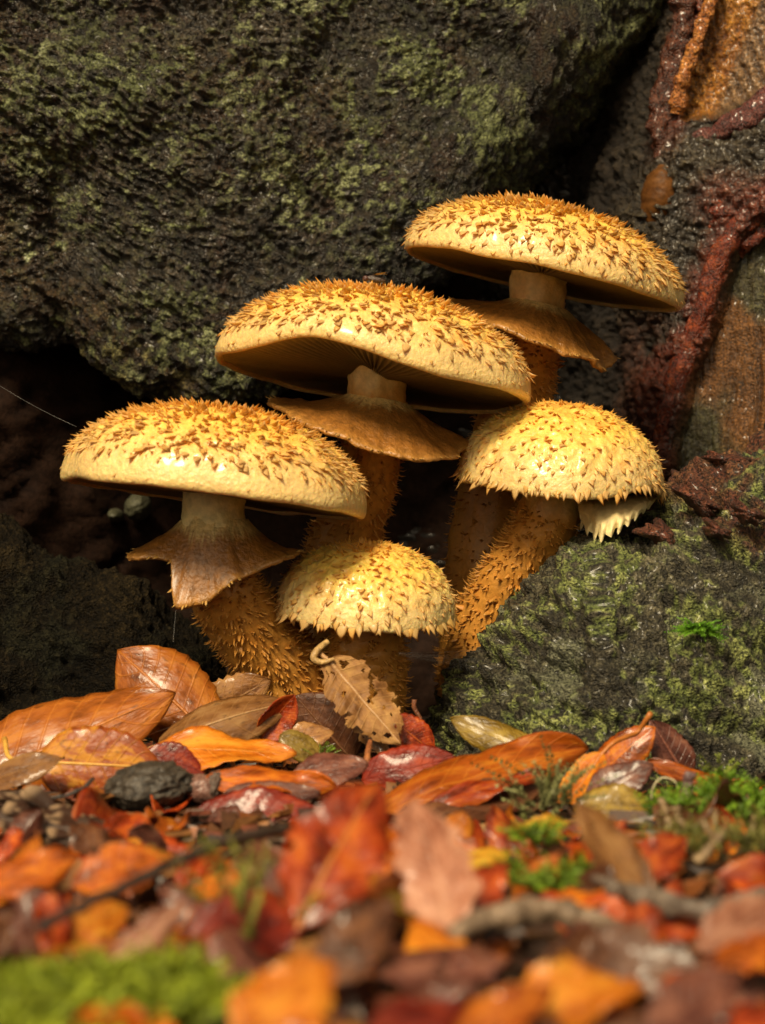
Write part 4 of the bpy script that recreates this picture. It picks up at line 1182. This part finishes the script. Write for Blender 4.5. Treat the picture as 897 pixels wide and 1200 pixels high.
leaf('pinkish-brown leaf rib leaning beside the green moss cushion', 'pink', (122, 1138), (222, 1060), 46, (-.3, -.9, .3), Y=-.305, bend=-.3, curl=-.6, stalk=0, group=G2)
leaf('large glowing orange leaf standing beside the green moss cushion', 'bright', (276, 1230), (388, 1125), 112, (.0, -.95, .3), Y=-.352, dY=.01, bend=-.25, curl=-.3, torn=.2, stalk=0, group=G2)
leaf('wet dark brown leaf rolled into a tube with white highlights', 'purple', (424, 1136), (604, 1122), 110, (0, -.5, .85), Y=-.335, dY=0, bend=-.2, curl=-1.5, stalk=0, group=G2)
leaf('golden orange leaf lying in front of the dark triangular leaf', 'bright', (550, 1195), (760, 1150), 90, (.0, -.8, .6), Y=-.350, bend=-.4, curl=-.3, wave=.05, torn=.3, stalk=0, group=G2)
leaf('dark red-brown triangular leaf leaning on the grey stick', 'brown', (820, 1140), (650, 1112), 100, (.1, -.95, .3), Y=-.325, bend=-.3, curl=-.3, torn=.2, stalk=0, group=G2)
leaf('pale pinkish leaf shining at the end of the grey stick', 'pink', (816, 1116), (930, 1058), 76, (-.2, -.85, .5), Y=-.310, bend=-.35, curl=-.3, torn=.3, stalk=0, group=G2)
leaf('orange leaf underside below the pale pinkish shining leaf', 'orange', (836, 1134), (935, 1104), 54, (0, -.85, .5), Y=-.325, bend=-.35, curl=-.3, stalk=0, group=G2)
leaf('grey-brown soaked leaf in front of the dark triangular leaf', 'purple', (756, 1206), (872, 1144), 84, (.0, -.9, .45), Y=-.348, bend=-.35, curl=-.3, torn=.3, stalk=0, group=G2)
leaf('crimson leaf tucked below the wet rolled brown leaf', 'red', (426, 1212), (552, 1184), 66, (0, -.9, .45), Y=-.364, bend=-.3, curl=-.3, stalk=0, group=G2)
leaf('golden leaf lobe beside the crimson tucked leaf', 'orange', (530, 1222), (648, 1160), 66, (.0, -.9, .45), Y=-.360, bend=-.3, curl=-.3, stalk=0, group=G2)
leaf('copper leaf lying under the pine cone', 'orange', (-30, 1044), (94, 1008), 60, (0, -.8, .6), Y=-.218, bend=-.3, curl=-.3, torn=.3, stalk=0, group=G2)
leaf('dark brown leaf behind the glowing orange leaf', 'brown', (376, 1150), (458, 1050), 84, (.2, -.95, .2), Y=-.302, bend=-.3, curl=-.4, torn=.3, stalk=0, group=G2)
leaf('tan leaf edge curving round the wet pinkish slab', 'olive', (448, 1046), (534, 1092), 30, (0, -.8, .6), Y=-.268, bend=-.4, curl=-.6, stalk=0, group=G2)
leaf('russet leaf lying behind the thick grey stick end', 'redor', (852, 1050), (930, 1014), 52, (0, -.8, .6), Y=-.245, bend=-.3, curl=-.3, torn=.3, stalk=0, group=G2)
leaf('maroon leaf between the long dark twig and the crimson leaf', 'purple', (296, 1056), (376, 1004), 60, (-.1, -.9, .4), Y=-.243, bend=-.3, curl=-.4, torn=.3, stalk=0, group=G2)
leaf('ochre leaf sliver under the curled pale tan leaf', 'yellow', (596, 978), (670, 964), 28, (0, -.7, .7), Y=-.168, bend=-.3, stalk=0, group=G2)

# --- filler leaves and scraps: look-alikes by colour
FILL = [('orange', 'orange'), ('redor', 'rusty'), ('brown', 'dark brown'), ('purple', 'purplish'), ('tan', 'tan'), ('bright', 'golden')]
FW = [0.22, 0.27, 0.24, 0.14, 0.05, 0.08]
MARKS = [((40, 985), 'the pine cone'), ((176, 935), 'the black lump of wood'), ((300, 955), 'the deep red scalloped leaf'), ((430, 930), 'the blood-red arched leaf'), ((560, 950), 'the long chestnut leaf'),
         ((720, 960), 'the dull olive leaf'), ((840, 960), 'the lush green moss'), ((850, 1010), 'the brown dead stems'), ((720, 1040), 'the curled pale tan leaf'), ((640, 1045), 'the small green moss tuft'),
         ((500, 1060), 'the wet pinkish slab'), ((400, 1050), 'the big copper leaf'), ((280, 1030), 'the long dark twig'), ((120, 1060), 'the slanting end of the dark twig'), ((130, 1170), 'the green moss cushion'), ((290, 1110), 'the dark crimson leaf'),
         ((340, 1180), 'the large glowing orange leaf'), ((510, 1140), 'the wet rolled leaf'), ((640, 1090), 'the thick grey stick'), ((650, 1175), 'the golden orange leaf'), ((740, 1120), 'the dark triangular leaf'), ((820, 1070), 'the knobbly grey stick'),
         ((815, 1180), 'the grey-brown soaked leaf'), ((870, 1100), 'the pale pinkish leaf'), ((60, 900), 'the rust-red spotted leaf'), ((210, 1000), 'the thin pale twig')]
MW = [(W(a, b, GY(b)), n_) for (a, b), n_ in MARKS]
fr_ = np.random.default_rng(77)
var = []
for k in range(16):
    Ln = 0.012 + 0.018 * fr_.random()
    me, line = leaf_mesh('blade', Ln=Ln, Wd=Ln * (0.45 + 0.35 * fr_.random()), fold=0.35 * fr_.normal(), bend=-0.3 - 0.9 * fr_.random(), curl=-1.1 * fr_.random(), wave=0.08, torn=0.3 + 0.6 * fr_.random(), holes=0.1 + 0.3 * fr_.random() if k % 2 else 0.0, seed=300 + k, nu=22, nv=11)
    var.append(me)
fill_mesh = {}
for k in range(280):
    Y = -0.42 + 0.36 * fr_.random() ** 0.9
    half = 0.125 * (Y + CAM_D) / CAM_D + 0.012
    x = (fr_.random() * 2 - 1) * half
    pi_ = fr_.choice(len(FILL), p=FW); pal, cn = FILL[pi_]
    g = int(fr_.integers(0, 16))
    if (g, pal) not in fill_mesh:
        m = var[g].copy(); m.materials.clear(); m.materials.append(LM[pal]); fill_mesh[(g, pal)] = m
    o = bpy.data.objects.new('leaf_scrap', fill_mesh[(g, pal)]); C.objects.link(o)
    gz = float(ground_z(np.array([x]), np.array([Y]))[0])
    o.location = (x, Y, gz + 0.002 + 0.005 * fr_.random())
    o.rotation_euler = (0.4 * fr_.normal() + 0.3, 0.35 * fr_.normal(), fr_.random() * 6.28)
    if Y > -0.175:
        o.scale = (0.6,) * 3
        o.rotation_euler = (0.16 * fr_.normal() + 0.1, 0.14 * fr_.normal(), fr_.random() * 6.28)
        o.location.z = gz + 0.0015
    if Y < -0.19:                               # nearer scraps stand up in the loose litter
        sc_ = 0.95 + 0.9 * (Y + 0.19)
        mt = Matrix.Rotation(0.5 * fr_.normal(), 4, 'Z') @ Matrix.Rotation(0.85 + 0.3 * fr_.normal(), 4, 'X') @ Matrix.Rotation(fr_.random() * 6.28, 4, 'Z') @ Matrix.Translation((-0.010, 0, 0))
        o.matrix_world = Matrix.Translation((x, Y, gz + 0.0045)) @ mt @ Matrix.Scale(sc_, 4)
    near = min(MW, key=lambda q: (q[0][0] - x) ** 2 + (q[0][1] - Y) ** 2)[1]
    sz = ('eaten ' if g % 2 else '') + ('tiny' if me.name and var[g].vertices and max(v.co.x for v in var[g].vertices) < 0.018 else 'small')
    lab = f'{sz} {cn} leaf scrap beside {near}'
    tag(o, lab, 'leaf', 'leaf scraps beside ' + near[4:])

# ------------------------------------------------------------------ fine litter: crumbs and flakes (nobody could count them)
def crumbs(name, n, label, seed, yr=(-0.44, 0.06)):
    r = np.random.default_rng(seed)
    mb = MB()
    pal = np.array([[.08, .03, .010], [.20, .06, .012], [.025, .012, .007], [.22, .09, .025], [.13, .035, .018], [.045, .02, .010], [.03, .015, .008]])
    cube = np.array([[-1, -1, -1], [1, -1, -1], [1, 1, -1], [-1, 1, -1], [-1, -1, 1], [1, -1, 1], [1, 1, 1], [-1, 1, 1]], float)
    fc = np.array([[0, 3, 2, 1], [4, 5, 6, 7], [0, 1, 5, 4], [1, 2, 6, 5], [2, 3, 7, 6], [3, 0, 4, 7]])
    for k in range(n):
        Y = yr[0] + (yr[1] - yr[0]) * r.random()
        x = (r.random() * 2 - 1) * (0.145 * (Y + CAM_D) / CAM_D + 0.05)
        s = 0.0006 + 0.0016 * r.random() ** 2
        sh = cube * (1 + 0.35 * r.normal(size=(8, 1))) * np.array([s * (1 + 1.8 * r.random()), s, s * (0.25 + 0.5 * r.random())])
        a = r.random() * 6.28; b = r.normal() * 0.6
        Rm = np.array(Matrix.Rotation(a, 3, 'Z') @ Matrix.Rotation(b, 3, 'X'))
        z = float(ground_z(np.array([x]), np.array([Y]))[0])
        mb.add(sh @ Rm.T + np.array([x, Y, z + s * 0.6 + 0.003 * r.random()]), [fc], np.append(pal[r.integers(0, len(pal))] * (0.7 + 0.6 * r.random()), 0.45))
    o = obj(name, mb.mesh(name, False), M_DEBRIS)
    tag(o, label, 'litter', kind='stuff')
crumbs('leaf_litter', 5200, 'fine brown crumbs of bark and leaf over the soil', 5)

# ------------------------------------------------------------------ twigs and sticks
def twig(label, pts, c0, c1, seed, name='twig', rough=0.0006, spurs=()):
    lift_ = -0.035 if pts[0][2] < -0.2 else 0.0
    pp = np.array([[*W(a, b, y + lift_), L_(r, y + lift_)] for a, b, y, r in pts]); sp = spline(pp, 60)
    mb = MB()
    def put(s, ns):
        V, f, uv = tube(s[:, :3], s[:, 3], ns, rough, seed, 300.)
        n = fbm(V * np.array([300, 300, 300]), 3, seed + 1)
        col = mix(np.array(c0), np.array(c1), np.clip(0.5 + 0.7 * n, 0, 1)[:, None])
        mb.add(V, f, rgba_(col, 0.42), uv)
    put(sp, 14)
    for s in spurs:
        put(spline(np.array([[*W(a, b, y), L_(r, y)] for a, b, y, r in s]), 16), 8)
    o = obj(name, mb.mesh(name), M_TWIG)
    tag(o, label, 'twig')
twig('long dark twig lying slantwise across the blurred litter', [(48, 1086, -.315, 6), (130, 1046, -.300, 7), (215, 1006, -.280, 7), (268, 986, -.258, 8), (338, 970, -.230, 6)], (.02, .014, .012), (.09, .06, .05), 3)
twig('thin pale twig lying below the deep red scalloped leaf', [(204, 968, -.155, 3), (262, 973, -.158, 4), (332, 974, -.158, 4)], (.16, .10, .08), (.36, .27, .22), 5)
twig('thick grey-brown stick bowed over the litter behind the rolled leaf', [(528, 1096, -.300, 9), (575, 1076, -.295, 15), (640, 1066, -.290, 17), (700, 1080, -.290, 13), (742, 1096, -.290, 8)], (.10, .065, .04), (.30, .21, .14), 7, 'stick', 0.0010)
twig('knobbly grey stick below the brown moss stems', [(700, 1030, -.250, 8), (760, 1052, -.265, 12), (820, 1066, -.275, 13), (880, 1056, -.270, 11), (930, 1046, -.26, 9)], (.07, .05, .04), (.22, .17, .13), 9, 'stick', 0.0013)
twig('curved brown stem standing beside the small copper-red leaf', [(494, 856, -.05, 3), (492, 842, -.05, 2.5), (486, 830, -.05, 3), (486, 820, -.05, 3)], (.10, .03, .015), (.22, .08, .03), 11, rough=0.0002)
twig('short rusty stalk standing below the lacy dry leaf', [(430, 905, -.085, 4), (431, 885, -.08, 4), (434, 868, -.075, 3)], (.20, .06, .02), (.36, .13, .04), 13, rough=0.0002)
twig('curled pale tendril hanging from the lowest cap onto the lacy leaf', [(392, 772, -.060, 2), (378, 776, -.060, 3.5), (368, 772, -.060, 4), (372, 762, -.059, 4), (384, 752, -.056, 3.5)], (.34, .20, .07), (.5, .32, .12), 15, rough=0.0001)
twig('hair-thin pale stem looped over the green moss', [(763, 950, -.14, 1.2), (765, 925, -.14, 1.2), (775, 912, -.14, 1.2), (790, 915, -.14, 1.2), (796, 928, -.14, 1.2)], (.4, .34, .2), (.55, .48, .3), 17, rough=0.0)
twig('ringed purplish stem standing upright in the moss', [(806, 965, -.155, 6), (803, 940, -.152, 7), (806, 920, -.15, 7), (810, 905, -.15, 6)], (.10, .05, .05), (.30, .19, .18), 19, rough=0.0008)
twig('orange leaf stalk lying under the dull olive leaf', [(712, 966, -.150, 3), (748, 960, -.148, 3), (776, 962, -.146, 3), (794, 966, -.146, 2.5)], (.35, .12, .03), (.5, .2, .05), 21, rough=0.0002)
twig('thin black twig lying between pine cone and dark lump', [(20, 938, -.15, 2.5), (70, 934, -.15, 2.5), (96, 924, -.148, 2.5), (110, 912, -.145, 2)], (.02, .015, .012), (.06, .045, .04), 23, rough=0.0003)
twig('small brown fork of twig lying beside the long dark twig', [(360, 1000, -.20, 3), (330, 985, -.19, 4), (290, 992, -.2, 3.5), (250, 1012, -.22, 3)], (.06, .035, .02), (.16, .1, .07), 25, rough=0.0004)
for k, (a, b, c, d, y) in enumerate(((782, 985, 776, 935, -.19), (800, 1000, 792, 945, -.20), (830, 1000, 838, 948, -.20), (850, 1010, 820, 960, -.21), (868, 1005, 884, 955, -.2), (815, 1010, 850, 970, -.215), (770, 1000, 800, 968, -.2))):
    twig('brown dead moss stem sticking up among the green moss', [(a, b, y, 5), ((a + c) / 2 + 4, (b + d) / 2, y, 5), (c, d, y, 3.5)], (.13, .08, .035), (.34, .23, .12), 31 + k, 'moss_stem', 0.0009)
    bpy.context.scene.collection.objects[-1]['group'] = 'dead moss stems'

# ------------------------------------------------------------------ dark lump, acorn, pine cone
def lump(name, label, cat, c, r3, rotz, seed, c0, c1, c2, ridges=0.0, rough=0.4, rx=0.0, parent=None, amp=0.09):
    u = np.linspace(0.02, math.pi - 0.02, 46); v = np.linspace(0, 2 * math.pi, 60, endpoint=False)
    U, Vv = np.meshgrid(u, v, indexing='ij')
    S_ = np.stack([np.cos(U), np.sin(U) * np.cos(Vv), np.sin(U) * np.sin(Vv)], -1)
    n = fbm(S_ * 2.2 + seed, 4, seed); rd = ridged(np.stack([S_[..., 0] * 1.5, S_[..., 1] * 6, S_[..., 2] * 6], -1), 2, seed + 4)
    P = S_ * np.array(r3) * (1 + amp * n + ridges * rd)[..., None]
    Rm = np.array(Matrix.Rotation(math.radians(rotz), 3, 'Y') @ Matrix.Rotation(rx, 3, 'X'))
    P = P @ Rm.T + np.array(c)
    col = ramp3(c0, c1, c2, np.clip(0.5 + 0.5 * fbm(S_ * 9, 3, seed + 8) + 0.25 * rd, 0, 1))
    V = P.reshape(-1, 3); V = np.concatenate([V, P[:1].mean(1), P[-1:].mean(1)])
    cc = np.concatenate([rgba_(col, rough), np.append(c1, rough)[None], np.append(c1, rough)[None]])
    k = np.arange(60); n0 = 46 * 60
    me = raw_mesh(name, V, [grid_faces(46, 60, True), np.stack([np.full(60, n0), (k + 1) % 60, k], -1), np.stack([np.full(60, n0 + 1), 45 * 60 + k, 45 * 60 + (k + 1) % 60], -1)], cc)
    o = obj(name, me, M_TWIG, parent)
    if label: tag(o, label, cat)
    return o
lump('wood_lump', 'rough black lump of rotten wood beside the acorn', 'wood', W(176, 922, -.125), (L_(46, -.125), .010, L_(26, -.125)), -6, 41, (.008, .006, .005), (.024, .018, .013), (.075, .058, .042), 0.09, 0.5, amp=0.2)
ac = empty('acorn', W(238, 925, -.125).tolist()); tag(ac, 'small shiny brown acorn beside the black lump of wood', 'acorn')
lump('nut', None, None, (0, 0, 0), (L_(22, -.12), L_(18, -.12), L_(17, -.12)), 20, 43, (.05, .02, .014), (.12, .05, .035), (.26, .14, .11), 0.03, 0.25, parent=ac)
lump('nut_cup', None, None, (L_(12, -.12), 0.001, L_(2, -.12)), (L_(11, -.12), L_(19, -.12), L_(18, -.12)), 20, 44, (.02, .012, .008), (.06, .035, .025), (.12, .08, .06), 0.12, 0.6, parent=ac)
lump('husk', 'small pale tan snail-like nut under the pinkish-brown leaf slab', 'nut', W(556, 986, -.175), (L_(16, -.17), L_(14, -.17), L_(20, -.17)), 10, 45, (.16, .08, .03), (.34, .2, .08), (.5, .34, .16), 0.10, 0.4)
lump('seed', 'small round amber seed in front of the thin pale twig', 'seed', W(206, 978, -.16), (L_(7, -.16), L_(6, -.16), L_(7, -.16)), 0, 46, (.3, .13, .04), (.45, .22, .07), (.6, .35, .12), 0.03, 0.3)

def pine_cone(label, c, axis, length, rad, seed):
    root = empty('pine_cone', c.tolist()); tag(root, label, 'pine cone')
    r = np.random.default_rng(seed)
    ax = axis / np.linalg.norm(axis); side = np.cross(ax, [0, 0, 1]); side /= np.linalg.norm(side); up = np.cross(side, ax)
    n = 14
    prof = np.sin(np.linspace(0.12, 0.98, n) * math.pi) ** 0.7
    path = np.linspace(-0.5, 0.5, n)[:, None] * ax * length
    V, f, uv = tube(path, prof * rad * 0.62, 16, 0.0004, seed)
    mb = MB(); mb.add(V, f, np.array([.05, .025, .014, .6]), uv)
    obj('core', mb.mesh('core'), M_TWIG, root)
    # one woody scale: rounded shield, thick, with pale edge
    u, v = np.meshgrid(np.linspace(0, 1, 6), np.linspace(-1, 1, 7), indexing='ij')
    w = 0.45 + 0.55 * np.sin(u * math.pi * 0.62)
    w = np.where(u > 0.8, w * np.sqrt(np.clip(1 - ((u - 0.8) / 0.24) ** 2, 0, 1)), w)
    top = np.stack([u, v * w * 0.50, 0.30 * u ** 2 - 0.10 * v ** 2 + 0.06], -1); bot = top - np.array([0, 0, 0.09])
    col = mix(np.array([.05, .02, .010]), np.array([.50, .33, .19]), sstep(0.66, 0.9, u)[..., None])
    a = np.arange(42).reshape(6, 7); lp = np.concatenate([a[0, :-1], a[:-1, -1], a[-1, :0:-1], a[:0:-1, 0]])
    mb = MB(); mb.add(np.concatenate([top.reshape(-1, 3), bot.reshape(-1, 3)]), [grid_faces(6, 7, flip=True), grid_faces(6, 7) + 42, np.stack([lp, np.roll(lp, -1), np.roll(lp, -1) + 42, lp + 42], -1)], np.tile(rgba_(col, 0.4), (2, 1)))
    sm = mb.mesh('cone_scale', False); sm.materials.append(M_TWIG)
    N_ = 110
    for k in range(N_):
        t = (k + 0.5) / N_; a_ = k * 2.39996
        rr = rad * 0.55 * math.sin((0.1 + 0.85 * t) * math.pi) ** 0.7
        rd = side * math.cos(a_) + up * math.sin(a_)
        p = ax * (t - 0.5) * length + rd * rr
        open_ = 0.15 - 0.15 * t
        open_ += 0.22 * r.normal()
        x = rd * math.sin(open_ + 0.35) + ax * math.cos(open_ + 0.35); y = np.cross(ax, rd); z = np.cross(x, y)
        s = rad * 0.58 * (0.6 + 0.4 * math.sin(t * math.pi)) * (0.75 + 0.5 * r.random())
        m4 = np.eye(4); m4[:3, :3] = np.stack([x, y, z], 1) * s; m4[:3, 3] = p
        o = bpy.data.objects.new('cone_scale', sm); C.objects.link(o); o.parent = root; o.matrix_local = Matrix(m4.tolist())
pine_cone('weathered brown pine cone lying in the litter below the rust-red spotted leaf', W(28, 976, -.178), np.array([-1, .25, .10]), 0.050, 0.0115, 3)

# ------------------------------------------------------------------ moss
def moss(label, blobs, n, seed, c0, c1, ln=0.008, leaflet=0.0016, name='moss_cushion', up=(0, -.2, 1), dense=9, spread=0.5, kind='stuff'):
    """leafy shoots standing on the spots blobs = (x, y, z, radius)"""
    r = np.random.default_rng(seed); mb = MB()
    up = np.array(up, float); up /= np.linalg.norm(up)
    for k in range(n):
        bx_, by_, bz_, br = blobs[int(r.integers(0, len(blobs)))]
        q = r.normal(size=2); q = q / np.linalg.norm(q) * math.sqrt(r.random())
        base = np.array([bx_ + q[0] * br, by_ + q[1] * br, bz_ + 0.35 * br * (1 - (q ** 2).sum())])
        d = up + r.normal(size=3) * spread * 0.5 + np.array([q[0], q[1], 0]) * spread; d /= np.linalg.norm(d)
        L1 = ln * (0.6 + 0.8 * r.random()); droop = np.array([q[0], q[1], -0.6]) * 0.35 * L1
        cc = mix(np.array(c0), np.array(c1), r.random()) * (0.75 + 0.5 * r.random())
        V, F, cl = [], [], []
        for j in range(dense):
            t = (j + 1) / dense
            p = base + d * L1 * t + droop * t * t
            for s in range(3):
                rv = r.normal(size=3); rv -= d * (rv @ d); rv /= np.linalg.norm(rv)
                w = np.cross(d, rv); l2 = leaflet * (0.7 + 0.6 * r.random()) * (1.15 - 0.5 * t)
                e = rv * 0.8 + d * 0.6
                i = len(V)
                V += [p - w * l2 * 0.22, p + e * l2 * 0.5 + w * l2 * 0.1, p + e * l2, p + w * l2 * 0.22]
                F.append((i, i + 1, i + 2, i + 3)); cl += [np.append(cc * (0.7 + 0.5 * t), 0.5)] * 4
        mb.add(np.array(V), [np.array(F)], np.array(cl))
    o = obj(name, mb.mesh(name, False), M_MOSS); tag(o, label, 'moss', kind=kind)
GRN = ((.09, .16, .010), (.24, .36, .03))
def gp(px, py, z=0.0, rpx=20):
    Y = GY(py, z); p = W(px, py, Y); return (p[0], p[1], z, L_(rpx, Y))
moss('bright green moss cushion beside the glowing orange leaf', [gp(60, 1172, .003, 40), gp(130, 1165, .005, 46), gp(196, 1158, .006, 40), gp(236, 1180, .003, 24), gp(10, 1186, .002, 46), gp(100, 1200, .003, 70), gp(200, 1204, .003, 60), gp(20, 1214, .002, 70)], 850, 5, (.15, .20, .012), (.42, .48, .04), ln=0.0052, leaflet=0.0022, spread=.9)
moss('lush green moss at the foot of the mossy root beside the leaf strip', [gp(785, 962, .002, 24), gp(826, 958, .003, 34), gp(866, 962, .002, 34), gp(902, 955, .003, 36), gp(848, 938, .004, 22)], 380, 6, (.07, .15, .008), (.24, .40, .03), ln=0.0065, leaflet=0.0021, dense=7)
moss('olive moss patch around the brown dead stems', [gp(800, 1000, .003, 34), gp(850, 1004, .004, 44), gp(895, 1000, .006, 44)], 170, 7, (.08, .09, .012), (.28, .26, .06), ln=0.007, leaflet=0.0020, dense=7)
moss('small green moss tuft in front of the curled pale tan leaf', [gp(618, 1040, .003, 26), gp(655, 1044, .003, 30), gp(690, 1040, .003, 24), gp(628, 990, .004, 20)], 190, 8, *GRN, ln=0.0055, leaflet=0.0020, dense=7)
moss('feathery pale moss shoot standing over the long chestnut leaf', [(*W(640, 950, -.150)[:2], W(640, 950, -.150)[2], .003), (*W(655, 940, -.150)[:2], W(655, 940, -.150)[2], .004), (*W(628, 962, -.152)[:2], W(628, 962, -.152)[2], .004)], 26, 9, (.16, .17, .05), (.36, .36, .16), ln=0.014, leaflet=0.0028, dense=14, name='moss_shoot', spread=.55)
moss('yellow-green moss shoot leaning before the dark crimson leaf', [(*W(280, 1120, -.325)[:2], 0.006, .004), (*W(300, 1130, -.325)[:2], 0.004, .006)], 22, 10, (.2, .22, .03), (.36, .36, .08), ln=0.016, leaflet=0.0026, dense=14, name='moss_shoot', spread=.5)
moss('vivid tiny moss tuft growing on the mossy root', [(*W(820, 742, -.055)[:2], W(820, 742, -.055)[2], L_(16))], 60, 11, (.06, .16, .008), (.16, .34, .02), ln=0.006, leaflet=0.0016, name='moss_tuft', up=(0, -1, .35))
moss('green moss speck beside the pale ochre leaf', [(*W(378, 888, -.08)[:2], W(378, 888, -.08)[2], .003)], 16, 12, *GRN, ln=0.004, leaflet=0.0013, name='moss_tuft')
moss('small green sprig on the dark root foot above the leaf strip', [(*W(848, 915, -.10)[:2], W(848, 915, -.10)[2], .003)], 12, 13, (.12, .16, .02), (.3, .34, .07), ln=0.008, leaflet=0.0024, name='moss_shoot')

# ------------------------------------------------------------------ small pale bracket fungi, spider silk, fly
for (a, b, rx, rz, s) in ((162, 594, 15, 17, 51), (136, 604, 9, 8, 52)):
    lump('bracket_fungus', {51: 'pale grey-green bracket fungus under the brightest cap', 52: 'tiny round pale bracket fungus beside the larger one'}[s], 'fungus', W(a, b, .150), (L_(rx, .15), .012, L_(rz, .15)), 30, s, (.025, .024, .012), (.045, .043, .022), (.07, .068, .038), 0.0, 0.6, amp=0.08)

def silk(label, strands):
    mb = MB()
    for (a, b, y0, c, d, y1, sag, rad) in strands:
        A, B = W(a, b, y0), W(c, d, y1); t = np.linspace(0, 1, 14)[:, None]
        p = A + (B - A) * t; p[:, 2] -= (sag * 4 * t * (1 - t))[:, 0]
        V, f, uv = tube(p, rad, 5); mb.add(V, f, None, uv)
    o = obj('spider_silk', mb.mesh('spider_silk'), M_SILK); tag(o, label, 'cobweb')
silk('single silk thread hanging from the lobed ring to the glossy leaf', [(207, 708, -.045, 203, 752, -.043, 0, .00006)])
silk('thin silk thread stretched across the dark hollow', [(0, 452, .03, 90, 500, .0, .0006, .00004)])
r5 = np.random.default_rng(4)
silk('torn cobweb sheet stretched from the lowest mushroom to the root', [(466 + 3 * r5.random(), 763 + 4 * r5.random(), -.03, 555 + 40 * r5.random(), 756 + 34 * r5.random(), -.012 + .02 * r5.random(), .0012 * r5.random(), .000022) for _ in range(30)] + [(482 + 8 * k, 763 + 1.2 * k, -.028 + .001 * k, 484 + 8 * k, 768 + 2.4 * k, -.027 + .001 * k, 0, .00002) for k in range(9)])

fl = empty('fly', W(441, 331, -.022).tolist()); tag(fl, 'small dark fly resting on top of the arched cap', 'fly')
lump('body', None, None, (0, 0, .001), (.0028, .0011, .0011), 8, 71, (.02, .012, .008), (.04, .028, .02), (.08, .05, .04), 0.05, 0.4, parent=fl)
lump('head', None, None, (-.0032, 0, .0012), (.0009, .0009, .0009), 0, 72, (.03, .01, .008), (.06, .02, .015), (.09, .04, .03), 0.02, 0.3, parent=fl)
for s in (-1, 1):
    P1, P2, UV = leaf_geo(Ln=.0048, Wd=.0022, fold=0, bend=-.1, wave=.0, seed=3, nu=10, nv=5)
    Rm = np.array(Matrix.Rotation(math.radians(s * 22), 3, 'Z') @ Matrix.Rotation(math.radians(-8), 3, 'Y'))
    mb = MB(); mb.add(P1.reshape(-1, 3) @ Rm.T + np.array([-.001, s * .0006, .0022]), [grid_faces(10, 5)], np.array([.16, .10, .06, .25]))
    obj('wing', mb.mesh('wing'), M_DEBRIS, fl)
